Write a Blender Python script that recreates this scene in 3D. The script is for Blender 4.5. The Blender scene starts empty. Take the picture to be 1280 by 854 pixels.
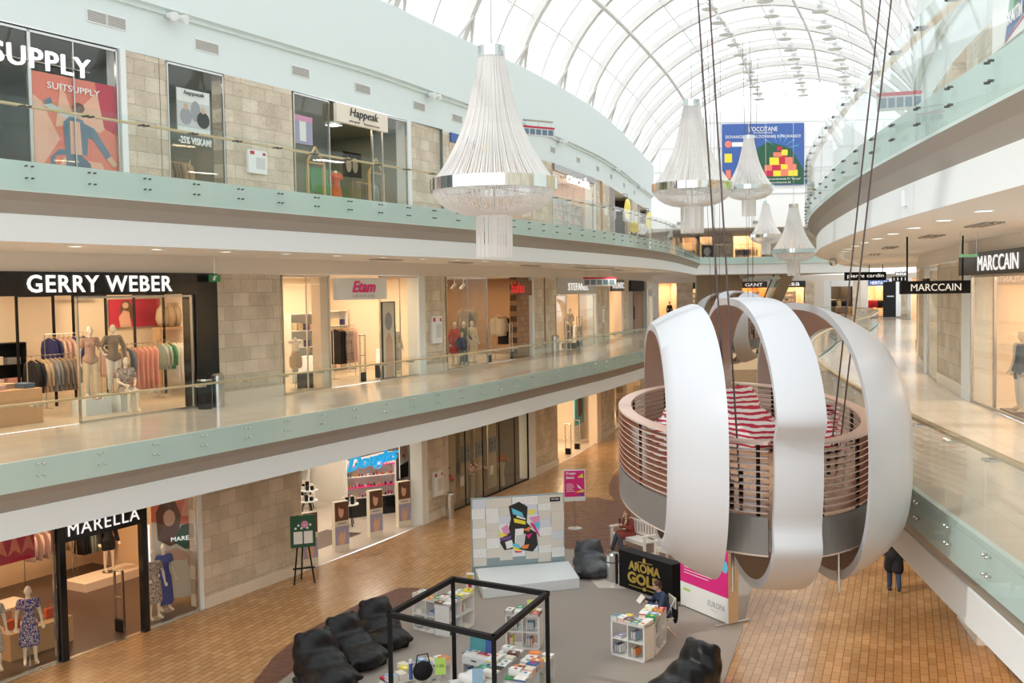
import bpy, math, random
import numpy as np
from mathutils import Vector, Matrix, Euler
C = bpy.context.scene.collection
R_ = random.Random(7)
PI = math.pi
# ------------------------------------------------------------------ camera, world, sun, exposure
cam = bpy.data.cameras.new('camera'); cam.lens = 36.0*1300/1280; cam.sensor_width = 36; cam.clip_end = 500
co = bpy.data.objects.new('camera', cam); C.objects.link(co)
th, ph = math.radians(2.745), math.radians(.923)
r0 = Vector((1,0,0)); u0 = Vector((0,math.sin(th),math.cos(th))); f0 = Vector((0,math.cos(th),-math.sin(th)))
rr = r0*math.cos(ph)-u0*math.sin(ph); uu = u0*math.cos(ph)+r0*math.sin(ph)
M4 = Matrix((rr,uu,-f0)).transposed().to_4x4(); M4.translation = Vector((0,0,7.95))
co.matrix_world = M4
bpy.context.scene.camera = co
w = bpy.data.worlds.new('sky'); bpy.context.scene.world = w; w.use_nodes = True
w.node_tree.nodes['Background'].inputs[0].default_value = (.95,.98,1,1)
w.node_tree.nodes['Background'].inputs[1].default_value = 1.75
sl = bpy.data.lights.new('sun','SUN'); sl.energy = 1.5; sl.angle = .02; sl.color = (1,.96,.9)
so = bpy.data.objects.new('sun', sl); C.objects.link(so)
so.rotation_euler = Vector((.66,.30,-.69)).to_track_quat('-Z','Y').to_euler()
vs = bpy.context.scene.view_settings
vs.view_transform = 'Standard'; vs.look = 'None'; vs.gamma = 1; vs.use_curve_mapping = False; vs.exposure = -.16
cy = bpy.context.scene.cycles
cy.max_bounces = 8; cy.transparent_max_bounces = 24; cy.diffuse_bounces = 4; cy.glossy_bounces = 3; cy.sample_clamp_indirect = 6
F1, F2 = 5.16, 10.32
SHOPK = .40; DOWNK = .42
# ------------------------------------------------------------------ materials
MT = {}
def mat(name, col=(.8,.8,.8), rough=.5, metal=0, emit=0, ecol=None, spec=.5):
    if name in MT: return MT[name]
    m = bpy.data.materials.new(name); m.use_nodes = True
    b = m.node_tree.nodes['Principled BSDF']
    b.inputs['Base Color'].default_value = (*col,1); b.inputs['Roughness'].default_value = rough
    b.inputs['Metallic'].default_value = metal; b.inputs['Specular IOR Level'].default_value = spec
    if emit:
        b.inputs['Emission Color'].default_value = (*(ecol or col),1); b.inputs['Emission Strength'].default_value = emit
    MT[name] = m; return m
def nd(m, t, **k):
    n = m.node_tree.nodes.new(t)
    for a, v in k.items(): setattr(n, a, v)
    return n
def glass(name, tint, fac=.06, rough=.02):
    m = bpy.data.materials.new(name); m.use_nodes = True; nt = m.node_tree; nt.nodes.clear()
    t = nd(m,'ShaderNodeBsdfTransparent'); t.inputs[0].default_value = (*tint,1)
    g = nd(m,'ShaderNodeBsdfGlossy'); g.inputs['Roughness'].default_value = rough
    lf = nd(m,'ShaderNodeLayerWeight'); lf.inputs[0].default_value = .5
    pw = nd(m,'ShaderNodeMath', operation='POWER'); pw.inputs[1].default_value = 4; nt.links.new(lf.outputs['Facing'], pw.inputs[0])
    lw = nd(m,'ShaderNodeMath', operation='MULTIPLY_ADD'); lw.inputs[1].default_value = .9; lw.inputs[2].default_value = .045; nt.links.new(pw.outputs[0], lw.inputs[0])
    mx = nd(m,'ShaderNodeMixShader'); o = nd(m,'ShaderNodeOutputMaterial')
    ml = nd(m,'ShaderNodeMath', operation='MULTIPLY'); ml.inputs[1].default_value = fac
    nt.links.new(lw.outputs[0], ml.inputs[0]); nt.links.new(ml.outputs[0], mx.inputs[0])
    nt.links.new(t.outputs[0], mx.inputs[1]); nt.links.new(g.outputs[0], mx.inputs[2]); nt.links.new(mx.outputs[0], o.inputs[0])
    MT[name] = m; return m
def noisy(m, scale, amt, dist=.01, col2=None):
    nt = m.node_tree; b = nt.nodes['Principled BSDF']
    tc = nd(m,'ShaderNodeTexCoord'); n = nd(m,'ShaderNodeTexNoise'); n.inputs['Scale'].default_value = scale; n.inputs['Detail'].default_value = 5
    nt.links.new(tc.outputs['Object'], n.inputs['Vector'])
    bp = nd(m,'ShaderNodeBump'); bp.inputs['Strength'].default_value = amt; bp.inputs['Distance'].default_value = dist
    nt.links.new(n.outputs[0], bp.inputs['Height']); nt.links.new(bp.outputs[0], b.inputs['Normal'])
    if col2:
        mx = nd(m,'ShaderNodeMix', data_type='RGBA'); mx.inputs[6].default_value = b.inputs['Base Color'].default_value[:]; mx.inputs[7].default_value = (*col2,1)
        nt.links.new(n.outputs[0], mx.inputs[0]); nt.links.new(mx.outputs[2], b.inputs['Base Color'])
    return m
def bricky(name, c1, c2, mortar, bw, bh, msize, rough, coord='UV', swz=None, bump=.3, dist=.01, var=0, off=.5):
    m = mat(name, c1, rough); nt = m.node_tree; b = nt.nodes['Principled BSDF']
    tc = nd(m,'ShaderNodeTexCoord'); br = nd(m,'ShaderNodeTexBrick')
    br.offset = off
    br.inputs['Color1'].default_value = (*c1,1); br.inputs['Color2'].default_value = (*c2,1); br.inputs['Mortar'].default_value = (*mortar,1)
    br.inputs['Scale'].default_value = 1; br.inputs['Brick Width'].default_value = bw; br.inputs['Row Height'].default_value = bh
    br.inputs['Mortar Size'].default_value = msize; br.inputs['Mortar Smooth'].default_value = .2
    src = tc.outputs[coord]
    if swz:
        sp = nd(m,'ShaderNodeSeparateXYZ'); cb = nd(m,'ShaderNodeCombineXYZ'); nt.links.new(src, sp.inputs[0])
        nt.links.new(sp.outputs[swz[0]], cb.inputs[0]); nt.links.new(sp.outputs[swz[1]], cb.inputs[1]); src = cb.outputs[0]
    nt.links.new(src, br.inputs['Vector'])
    col = br.outputs['Color']
    if var:
        n = nd(m,'ShaderNodeTexNoise'); n.inputs['Scale'].default_value = 1.3; n.inputs['Detail'].default_value = 6; nt.links.new(src, n.inputs['Vector'])
        rp = nd(m,'ShaderNodeMapRange'); rp.inputs[1].default_value = .3; rp.inputs[2].default_value = .7; rp.inputs[3].default_value = 1-var; rp.inputs[4].default_value = 1+var
        nt.links.new(n.outputs[0], rp.inputs[0])
        vm = nd(m,'ShaderNodeVectorMath', operation='SCALE'); nt.links.new(col, vm.inputs[0]); nt.links.new(rp.outputs[0], vm.inputs['Scale']); col = vm.outputs[0]
    nt.links.new(col, b.inputs['Base Color'])
    bp = nd(m,'ShaderNodeBump'); bp.invert = True; bp.inputs['Strength'].default_value = bump; bp.inputs['Distance'].default_value = dist
    nt.links.new(br.outputs['Fac'], bp.inputs['Height'])
    if swz:
        n2 = nd(m,'ShaderNodeTexNoise'); n2.inputs['Scale'].default_value = 3.2; n2.inputs['Detail'].default_value = 7; n2.inputs['Roughness'].default_value = .65
        nt.links.new(tc.outputs[coord], n2.inputs['Vector'])
        b2 = nd(m,'ShaderNodeBump'); b2.inputs['Strength'].default_value = 1; b2.inputs['Distance'].default_value = .16
        nt.links.new(n2.outputs[0], b2.inputs['Height']); nt.links.new(bp.outputs[0], b2.inputs['Normal']); bp = b2
    nt.links.new(bp.outputs[0], b.inputs['Normal']); return m
STONE = bricky('ashlar_stone',(.64,.55,.42),(.80,.72,.59),(.48,.41,.32),.62,.36,.007,.85,'Object',(0,2),.6,.03,.13)
TILE = bricky('brick_paving',(.40,.225,.095),(.50,.30,.14),(.17,.10,.05),.42,.17,.009,.24,'UV',None,.25,.004,.1)
CREAM = bricky('cream_stone_floor',(.72,.64,.53),(.76,.68,.575),(.52,.45,.37),1.2,.62,.006,.14,'UV',None,.05,.002,.05,0.0)
WHITE = mat('white_paint',(.80,.84,.84),.55); WALLW = mat('pale_wall_paint',(.72,.81,.81),.6)
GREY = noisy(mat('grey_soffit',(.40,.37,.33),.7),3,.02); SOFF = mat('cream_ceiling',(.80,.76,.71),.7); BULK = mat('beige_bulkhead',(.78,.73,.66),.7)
CARPET = noisy(mat('grey_carpet',(.30,.26,.225),.95),180,.5,.004,(.36,.32,.28))
WOOD = bricky('dark_wood_floor',(.135,.05,.03),(.17,.066,.04),(.07,.03,.02),1.8,.14,.004,.3,'Object',(1,0),.1,.002,.15)
CREAMF = mat('plain_cream',(.75,.68,.57),.25)
GEDGE = mat('pale_green_slab_face',(.63,.75,.725),.45)
GLASS = glass('balustrade_glass',(.965,.99,.983),.7); GLASS2 = glass('green_lower_glass',(.945,.975,.967),.5)
SHOPG = glass('shop_glass',(.975,.99,.985),.8); ROOFG = glass('roof_glazing',(.97,.985,.99),.3)
STEEL = mat('brushed_steel',(.62,.62,.60),.25,1); CHROME = mat('chrome',(.85,.87,.88),.06,1); BRASS = mat('brass_handrail',(.70,.55,.33),.3,.55)
DSTEEL = mat('dark_fixing',(.12,.12,.12),.35,.8)
BLACK = mat('black_gloss',(.012,.012,.013),.15); BLACKM = mat('black_matt',(.010,.010,.011),.6,spec=.2)
RIBM = mat('white_steel',(.70,.69,.67),.5)
LETW = mat('white_sign_letters',(.9,.9,.9),.4,0,.9); LETWP = mat('white_print',(.9,.9,.9),.5)
LAMPW = mat('lamp_white',(1,.97,.9),.4,0,3); LAMPC = mat('lamp_cool',(.75,.9,1),.4,0,1.6); WARMW = mat('warm_panel',(1,.88,.7),.4,0,3)
SHELL = mat('white_fibreglass',(.56,.58,.61),.36); SHELLIN = mat('brown_shell_lining',(.50,.37,.31),.5)
SLATW = mat('slat_pale_wood',(.62,.50,.43),.4); PINKCAP = mat('pale_rose_rail_cap',(.72,.50,.40),.4)
POLISH = mat('polished_cocoa_slat',(.35,.15,.09),.12); PODFLOOR = bricky('oak_deck',(.55,.33,.19),(.63,.40,.24),(.3,.18,.1),1.2,.12,.004,.35,'Object',(1,0),.1,.002,.1)
GREYMET = mat('grey_metal_fascia',(.22,.22,.215),.35,.3)
LEATHER = noisy(mat('black_leatherette',(.008,.008,.009),.36,spec=.3),6,.5,.05); GLEATHER = noisy(mat('grey_leatherette',(.04,.045,.052),.3),5,.4,.05)
MANN = mat('cream_mannequin',(.86,.76,.63),.35); SKIN = mat('skin',(.66,.42,.31),.5)
WPLY = mat('white_laminate',(.80,.79,.76),.4); PAPER = mat('paper_edges',(.82,.78,.70),.8)
HANG = mat('hanger_wood',(.62,.40,.18),.4)
# ------------------------------------------------------------------ mesh builder
class MB:
    def __init__(s): s.v=[]; s.f=[]; s.m=[]; s.uv=None
    def add(s, vs, fs, k=0, M=None):
        o = len(s.v)
        s.v += [tuple(M@Vector(v)) if M else tuple(v) for v in vs]
        for f in fs: s.f.append(tuple(i+o for i in f)); s.m.append(k)
        return s
    def box(s, a, b, k=0, M=None):
        x0,y0,z0=a; x1,y1,z1=b
        vs=[(x0,y0,z0),(x1,y0,z0),(x1,y1,z0),(x0,y1,z0),(x0,y0,z1),(x1,y0,z1),(x1,y1,z1),(x0,y1,z1)]
        return s.add(vs,[(0,3,2,1),(4,5,6,7),(0,1,5,4),(1,2,6,5),(2,3,7,6),(3,0,4,7)],k,M)
    def tube(s, pts, r, n=8, k=0, M=None, cap=True):
        pts=[Vector(p) for p in pts]; rs = r if isinstance(r,(list,tuple)) else [r]*len(pts)
        vs=[];fs=[]; prev=None
        for i,p in enumerate(pts):
            t=(pts[min(i+1,len(pts)-1)]-pts[max(i-1,0)]).normalized()
            a = prev-t*prev.dot(t) if prev else t.orthogonal()
            if a.length<1e-6: a=t.orthogonal()
            a.normalize(); prev=a; b=t.cross(a)
            for j in range(n):
                q=2*PI*j/n; vs.append(p+(a*math.cos(q)+b*math.sin(q))*rs[i])
        for i in range(len(pts)-1):
            for j in range(n): fs.append((i*n+j,i*n+(j+1)%n,(i+1)*n+(j+1)%n,(i+1)*n+j))
        if cap: fs.append(tuple(range(n))[::-1]); fs.append(tuple(range((len(pts)-1)*n,len(pts)*n)))
        return s.add(vs,fs,k,M)
    def lathe(s, prof, n=24, k=0, M=None, sx=1, sy=1, arc=None):
        vs=[];fs=[]
        for r,z in prof:
            for j in range(n): q=2*PI*j/n; vs.append((r*math.cos(q)*sx,r*math.sin(q)*sy,z))
        for i in range(len(prof)-1):
            for j in range(n): fs.append((i*n+j,i*n+(j+1)%n,(i+1)*n+(j+1)%n,(i+1)*n+j))
        return s.add(vs,fs,k,M)
    def sph(s, c, r, k=0, n=12, m=8, M=None):
        rx,ry,rz = r if isinstance(r,(tuple,list)) else (r,r,r)
        vs=[(c[0],c[1],c[2]-rz)];fs=[]
        for i in range(1,m):
            a=-PI/2+PI*i/m
            for j in range(n): q=2*PI*j/n; vs.append((c[0]+rx*math.cos(a)*math.cos(q),c[1]+ry*math.cos(a)*math.sin(q),c[2]+rz*math.sin(a)))
        vs.append((c[0],c[1],c[2]+rz)); T=len(vs)-1
        for j in range(n): fs.append((0,1+(j+1)%n,1+j)); fs.append((T,1+(m-2)*n+j,1+(m-2)*n+(j+1)%n))
        for i in range(m-2):
            for j in range(n): fs.append((1+i*n+j,1+i*n+(j+1)%n,1+(i+1)*n+(j+1)%n,1+(i+1)*n+j))
        return s.add(vs,fs,k,M)
    def cap(s, p0, r0_, p1, r1, k=0, M=None):       # tapered capsule
        p0=Vector(p0);p1=Vector(p1); s.tube([p0,p1],[r0_,r1],12,k,M); s.sph(p0,r0_,k,12,8,M); s.sph(p1,r1,k,12,8,M); return s
    def poly(s, pts, k=0, th_=None, M=None):         # flat polygon; th_ = extrusion vector
        n=len(pts)
        if th_ is None: return s.add(pts,[tuple(range(n))],k,M)
        e=Vector(th_); vs=[Vector(p) for p in pts]+[Vector(p)+e for p in pts]
        fs=[tuple(range(n))[::-1],tuple(range(n,2*n))]+[(i,(i+1)%n,(i+1)%n+n,i+n) for i in range(n)]
        return s.add(vs,fs,k,M)
    def mesh(s, name='mesh', smooth=False):
        me=bpy.data.meshes.new(name); me.from_pydata([tuple(v) for v in s.v],[],s.f)
        me.polygons.foreach_set('material_index', s.m)
        if smooth: me.polygons.foreach_set('use_smooth',[True]*len(s.f))
        if s.uv:
            uvl=me.uv_layers.new(name='UVMap')
            for l in me.loops: uvl.data[l.index].uv = s.uv[l.vertex_index]
        me.update(); return me
def fixn(me):
    import bmesh
    bm=bmesh.new(); bm.from_mesh(me); bmesh.ops.recalc_face_normals(bm, faces=bm.faces); bm.to_mesh(me); bm.free(); return me
def put(name, me, mats=None, parent=None, loc=None, rz=0, rot=None):
    o = bpy.data.objects.new(name, me); C.objects.link(o)
    if parent: o.parent = parent
    if loc is not None: o.location = loc
    if rot is not None: o.rotation_euler = rot
    elif rz: o.rotation_euler = (0,0,rz)
    if mats is not None:
        mats = mats if isinstance(mats,(list,tuple)) else [mats]
        if not len(me.materials):
            for m in mats: me.materials.append(m)
        for i,m in enumerate(mats):
            if i < len(o.material_slots) and o.material_slots[i].material is not m:
                o.material_slots[i].link='OBJECT'; o.material_slots[i].material=m
    return o
def ob(name, mb, mats, parent=None, loc=None, rz=0, smooth=False, bevel=0):
    me = mb.mesh(name, smooth)
    o = put(name, me, mats, parent, loc, rz)
    if bevel:
        b=o.modifiers.new('bevel','BEVEL'); b.width=bevel; b.segments=2; b.limit_method='ANGLE'
    if smooth: pass
    return o
def tag(o, label=None, cat=None, group=None, kind=None):
    if label: o['label']=label
    if cat: o['category']=cat
    if group: o['group']=group
    if kind: o['kind']=kind
    return o
def thing(name, label, cat, loc=(0,0,0), rz=0, group=None, kind=None):
    o = bpy.data.objects.new(name, None); C.objects.link(o); o.location=loc; o.rotation_euler=(0,0,rz); o.empty_display_size=.1
    return tag(o,label,cat,group,kind)
def st(o): o['kind']='structure'; return o
_tc={}
def text(s, w_, h_, x, z, parent, m, y=-.03, shear=0, bold=0, ext=.006, rx=PI/2, mirror=False, name='lettering', space=1.0):
    key=(s,shear,bold,ext,space)
    if key not in _tc:
        cu=bpy.data.curves.new('t','FONT'); cu.body=s; cu.shear=shear; cu.offset=bold; cu.extrude=ext; cu.space_character=space; cu.resolution_u=3
        o=bpy.data.objects.new('t',cu); C.objects.link(o)
        dg=bpy.context.evaluated_depsgraph_get(); me=bpy.data.meshes.new_from_object(o.evaluated_get(dg))
        bpy.data.objects.remove(o); bpy.data.curves.remove(cu); _tc[key]=me
    me=_tc[key].copy(); co_=np.array([v.co[:] for v in me.vertices]); lo=co_.min(0); hi=co_.max(0)
    sx=w_/max(hi[0]-lo[0],1e-6); sy=h_/max(hi[1]-lo[1],1e-6)
    for v in me.vertices:
        v.co.x=(v.co.x-(lo[0]+hi[0])/2)*sx; v.co.y=(v.co.y-(lo[1]+hi[1])/2)*sy
    o=put(name, me, m, parent, (x,y,z), rot=(rx,0,0)); return o
# ------------------------------------------------------------------ plan curves (metres; camera stands at x=0, y=0)
EL=[(-13,9.5),(-11.2,12.9),(-8.55,17.55),(-7.61,19.07),(-5.77,22.45),(-2.74,27.95),(-.95,31.2),(1.75,37.35),(3.9,42),(6.1,47.5),(8.1,53.3),(10,60.3),(12.6,71),(14.2,77.5)]
ER=[(3.6,-3),(4.1,3),(4.55,7.5),(4.95,10.8),(5.13,12.28),(5.29,13.66),(5.45,14.85),(5.62,16.1),(5.8,17.4),(6.03,18.8),(6.3,20.3),(6.6,21.8),(7.05,24),(7.6,26.6),(8.2,29),(9.17,32.5),(10.23,35.9),(11.7,40),(13.7,45),(16.36,52.2),(18.9,57),(21.7,63),(23.9,68.6),(26.5,75),(28.6,84),(29.3,97)]
def smoothc(P, step=.5, it=12):
    P=np.array(P,float); d=np.r_[0,np.cumsum(np.linalg.norm(np.diff(P,axis=0),axis=1))]
    s=np.linspace(0,d[-1],int(d[-1]/step)); Q=np.c_[np.interp(s,d,P[:,0]),np.interp(s,d,P[:,1])]
    for _ in range(it):
        T=Q.copy(); T[1:-1]=(Q[:-2]+2*Q[1:-1]+Q[2:])/4; Q=T
    return Q
def offc(Q,w_):
    t=np.gradient(Q,axis=0); t/=np.linalg.norm(t,axis=1)[:,None]; return Q+w_*np.c_[-t[:,1],t[:,0]]
def arcl(Q): return np.r_[0,np.cumsum(np.linalg.norm(np.diff(Q,axis=0),axis=1))]
def pt(Q,s):
    a=arcl(Q); return Vector((float(np.interp(s,a,Q[:,0])),float(np.interp(s,a,Q[:,1])),0))
Lc=smoothc(EL); Rc=smoothc(ER)
WL=offc(Lc,3.7); WR=offc(Rc,-3.65)
SGN={'L':1,'R':-1}; EC={'L':Lc,'R':Rc}; WC={'L':WL,'R':WR}; WW={'L':3.7,'R':3.65}
def ribbon(Q1,z1,Q2,z2,uv=True):
    b=MB(); n=len(Q1); a=arcl((Q1+Q2)/2); b.uv=[]
    for i in range(n):
        wd=float(np.linalg.norm(Q2[i]-Q1[i])+abs(z2-z1))
        b.v+= [(Q1[i][0],Q1[i][1],z1),(Q2[i][0],Q2[i][1],z2)]; b.uv+=[(a[i],0),(a[i],wd)]
    for i in range(n-1): b.f.append((2*i,2*i+1,2*i+3,2*i+2)); b.m.append(0)
    return b
def loft(Q, sd, prof):       # prof: list of (offset away from void, z)
    b=MB(); cs=[offc(Q,sd*o) for o,_ in prof]; n=len(Q); k=len(prof)
    for i in range(n):
        for j,(o,z) in enumerate(prof): b.v.append((cs[j][i][0],cs[j][i][1],z))
    for i in range(n-1):
        for j in range(k-1): b.f.append((i*k+j,i*k+j+1,(i+1)*k+j+1,(i+1)*k+j)); b.m.append(0)
    return b
def closeloft(b, n, k):
    for i in range(n-1): b.f.append((i*k+k-1,i*k,(i+1)*k,(i+1)*k+k-1)); b.m.append(0)
    b.f.append(tuple(range(k))); b.m.append(0); b.f.append(tuple(range((n-1)*k,n*k))[::-1]); b.m.append(0); return b
# ------------------------------------------------------------------ galleries
def cut(Q,ymax): return Q[Q[:,1]<=ymax] if ymax else Q
trimn=[0]
def structure(name,mb,m,**k):
    return st(ob(name,mb,m,**k))
def gallery(sd, F, ymax=None, top=True):
    E=cut(EC[sd],ymax); g=SGN[sd]; W=WW[sd]
    E1=offc(E,g*.08); E2=offc(E,g*(W+.05))
    b=ribbon(E1,F,E2,F); structure('floor',b,CREAM)
    s_='left' if sd=='L' else 'right'
    structure('trim_slab_edge',loft(E,g,[(.16,F+.012),(.08,F+.012),(.08,F-.51)]),GEDGE)
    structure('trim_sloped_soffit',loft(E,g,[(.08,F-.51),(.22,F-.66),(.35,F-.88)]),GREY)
    structure('trim_fascia',loft(E,g,[(.35,F-.88),(.33,F-.90),(.33,F-1.36)]),WHITE)
    structure('ceiling',loft(E,g,[(.33,F-1.36),(W+.1,F-1.36)]),SOFF)
for F in (F1,F2): gallery('L',F); gallery('R',F,None if F==F1 else 60)
def balustrade(sd,F,s0,sp,n,label,ymax=None):
    E=EC[sd]; g=SGN[sd]; T=thing('glass_balustrade',label,'balustrade',pt(E,s0+sp*n/2)+Vector((0,0,F)))
    base=T.location.copy()
    up=MB(); up.box((.006,-.006,0.0),(sp-.012,.006,1.08)); up.box((.006,-.006,-.50),(sp-.012,.006,0.0),1); pm=up.mesh('panel')
    bo=MB().tube([(0,-.02,0),(0,.04,0)],.016,8).mesh('bolt',True); cl=MB(); cl.tube([(0,-.02,0),(0,.02,0)],.018,8); cl.box((-.03,.01,-.015),(.03,.13,.01)); cl=cl.mesh('clamp')
    fmat=DSTEEL if F==F2 else STEEL
    for i in range(n):
        A=pt(E,s0+sp*i); B=pt(E,s0+sp*(i+1))
        if sd=='R': A,B=B,A
        d=B-A
        p=put('glass_panel',pm,[GLASS,GLASS2],T,A+Vector((0,0,F))-base,math.atan2(d.y,d.x))
        p.scale.x=d.length/sp
        for x in (.06,sp-.06):
            for z in (-.08,-.285): put('bolt',bo,fmat,p,(x,0,z))
            put('rail_clamp',cl,fmat,p,(x,0,.945))
    m=(arcl(E)>=s0)&(arcl(E)<=s0+sp*n)
    b=loft(E[m],g,[(.10,F+.99),(.21,F+.99),(.21,F+.955),(.10,F+.955)]); b=closeloft(b,int(m.sum()),4)
    h=ob('handrail',b,BRASS,T,-base)
    return T
balustrade('L',F1,.0+.87,1.27,56,'long glass balustrade with brass handrail along the left middle gallery')
balustrade('L',F2,.0+.87,1.27,56,'glass balustrade curving along the left upper gallery under the chandeliers')
balustrade('R',F1,2.72,1.4,70,'glass balustrade with broad brass handrail along the right middle gallery')
balustrade('R',F2,2.72,1.4,34,'tall curved glass balustrade of the right upper gallery')
# ground floor
n=200
def resamp(Q,n): a=arcl(Q); s=np.linspace(0,a[-1],n); return np.c_[np.interp(s,a,Q[:,0]),np.interp(s,a,Q[:,1])]
GL=resamp(np.r_[[(-40,-12)],offc(Lc,3.75),[(12,100)]],n); GR=resamp(np.r_[[(7,-14)],offc(Rc,-3.7)],n)
# pair points across by nearest direction
b=MB(); b.uv=[]; mid=(GL+GR)/2; am=arcl(mid); K=10
for i in range(n):
    wd=float(np.linalg.norm(GR[i]-GL[i]))
    for k in range(K+1):
        q=GL[i]+(GR[i]-GL[i])*k/K; b.v.append((q[0],q[1],0)); b.uv.append((0,0))
T_=(np.gradient(mid,axis=0)); 
for i in range(n):
    for k in range(K+1):
        x,y,_=b.v[i*(K+1)+k]; a=.36; b.uv[i*(K+1)+k]=(x*math.sin(a)+y*math.cos(a), x*math.cos(a)-y*math.sin(a))
for i in range(n-1):
    for k in range(K): b.f.append((i*(K+1)+k,i*(K+1)+k+1,(i+1)*(K+1)+k+1,(i+1)*(K+1)+k)); b.m.append(0)
structure('floor',b,TILE)
def flat(name,pts,z,m,smooth_=0):
    b=MB(); b.poly([(x,y,0) for x,y in pts],0,(0,0,z)); return structure(name,b,m)
flat('floor',[(-6.2,17),(-5.44,21.0),(-5.35,22.6),(-5.0,24.2),(-4.55,25.3),(-4.0,26.4),(-3.13,27.76),(-2.0,27.6),(-2,17)],.008,WOOD)
flat('floor',[(2.6,17),(-6.0,16.5),(-4.9,21.0),(-4.4,22.8),(-3.6,24.6),(-2.75,26.2),(-2.3,27.45),(-1.4,28.9),(-.6,30.2),(1.0,31.9),(2.4,31.3),(3.6,30.1),(5.5,30.5),(7.4,30.1),(6.26,27.23),(5.2,23.7),(4.16,20.6),(3.2,17)],.016,CARPET)
flat('floor',[(.2,31.5),(1.2,36.5),(1.85,39.6),(3.25,39.5),(3.85,38.6),(3.7,40.2),(3.9,42.5),(4.3,44.5),(6.5,45),(8.6,39),(8.2,31),(5.5,29.5),(3.6,29.6),(1.5,31.2)],.010,WOOD)
flat('floor',[(1.9,29.0),(2.6,30.2),(3.4,30.9),(4.2,31),(4.4,29.4),(3.7,28.9),(3.5,28.2),(2.9,27.3),(2.2,27.4)],.019,CREAMF)  # small cream polygon laid just above the carpet
# ------------------------------------------------------------------ facade helpers
class Fr:
    def __init__(s,A,B,z):
        s.A=Vector((A[0],A[1],z)); d=Vector((B[0]-A[0],B[1]-A[1],0)); s.W=d.length; s.x=d.normalized(); s.y=Vector((-s.x.y,s.x.x,0)); s.rz=math.atan2(s.x.y,s.x.x); s.z=z
    def P(s,u,v=0,z=0): return s.A+s.x*u+s.y*v+Vector((0,0,z))
def seg(sd,s0,s1,z):
    W=WC[sd]; a,b=(pt(W,s0),pt(W,s1)) if sd=='L' else (pt(W,s1),pt(W,s0)); return Fr(a,b,z)
H=3.38
def pier(sd,s0,s1,z,plinth=True,h=H):
    n=max(1,round((s1-s0)/3)); 
    for i in range(n):
        f=seg(sd,s0+(s1-s0)*i/n,s0+(s1-s0)*(i+1)/n,z)
        b=MB(); b.box((0,0,.3),(f.W,.45,h)); o=structure('wall_stone',b,STONE,loc=f.A,rz=f.rz)
        b=MB(); b.box((0,-.04,0),(f.W,.45,.3)); structure('baseboard_stone',b,CREAMF,loc=f.A,rz=f.rz)
def column(sd,s0,s1,z,m=None,h=H,d=.4,out=.06):
    f=seg(sd,s0,s1,z); b=MB(); b.box((0,-out,0),(f.W,d,h)); return structure('pillar_shopfront',b,m or WHITE,loc=f.A,rz=f.rz)
def bulk(sd,z0,z1,m,o=0): W=WC[sd]; E=EC[sd]; return structure('wall_'+('left' if sd=='L' else 'right'),loft(E,SGN[sd],[(WW[sd]+o,z0),(WW[sd]+o,z1)]),m)
bulk('L',F1+H,F2-1.36,BULK); bulk('R',F1+H,F2-1.36,BULK); bulk('L',H+.0,F1-1.36,BULK); bulk('R',H,F1-1.36,BULK)
def room(f, depth, h, wallm, floorm, power=120, col=(1,.76,.50), ceilm=None, n=1, back=True, name='wall_shop'):
    W=f.W; b=MB()
    b.add([(0,0,0),(0,depth,0),(0,depth,h),(0,0,h)],[(0,1,2,3)]); b.add([(W,0,0),(W,depth,0),(W,depth,h),(W,0,h)],[(3,2,1,0)])
    b.add([(0,depth,0),(W,depth,0),(W,depth,h),(0,depth,h)],[(0,1,2,3)])
    structure(name,b,wallm,loc=f.A,rz=f.rz)
    b=MB(); b.add([(0,0,.012),(W,0,.012),(W,depth,.012),(0,depth,.012)],[(0,1,2,3)]); structure('floor',b,floorm,loc=f.A,rz=f.rz)
    b=MB(); b.add([(0,0,h),(W,0,h),(W,depth,h),(0,depth,h)],[(3,2,1,0)]); structure('ceiling',b,ceilm or SOFF,loc=f.A,rz=f.rz)
    for i in range(n):
        u=W*(i+.5)/n
        for v in ([depth*.28,depth*.7] if depth>2.5 else [depth*.5]):
            l=bpy.data.lights.new('shop_light','AREA'); l.shape='RECTANGLE'; l.size=min(1.6,W/n*.5); l.size_y=.35; l.energy=SHOPK*power/n*(.6 if depth>2.5 else 1); l.color=col
            lo=bpy.data.objects.new('shop_light',l); C.objects.link(lo); lo.location=f.P(u,v,h-.04)
            lo.rotation_euler=(0,0,f.rz)
def glassfront(f, u0,u1,h,label,v=0,z0=0, mull=None,cat='shop window',frame=None):
    t=thing('shop_window',label,cat,f.P(u0,v,z0),f.rz)
    w_=u1-u0; b=MB(); b.box((.03,-.005,.04),(w_-.03,.005,h-.04)); ob('pane',b,SHOPG,t)
    b=MB(); fm=frame or STEEL
    for x0,x1 in ((0,.04),(w_-.04,w_)): b.box((x0,-.03,0),(x1,.03,h))
    b.box((0,-.03,0),(w_,.03,.05)); b.box((0,-.03,h-.05),(w_,.03,h))
    for x in (mull or []): b.box((x-.015,-.02,.05),(x+.015,.02,h-.05))
    ob('window_frame',b,fm,t); return t
def panelsign(f,u0,u1,z0,z1,label,m=None,v=-.08,d=.1,cat='sign',name='shop_sign'):
    t=thing(name,label,cat,f.P((u0+u1)/2,v,(z0+z1)/2),f.rz); w_=u1-u0; h=z1-z0
    b=MB(); b.box((-w_/2,-d/2,-h/2),(w_/2,d/2,h/2)); ob('sign_board',b,m or BLACK,t,bevel=.004); return t
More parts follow.
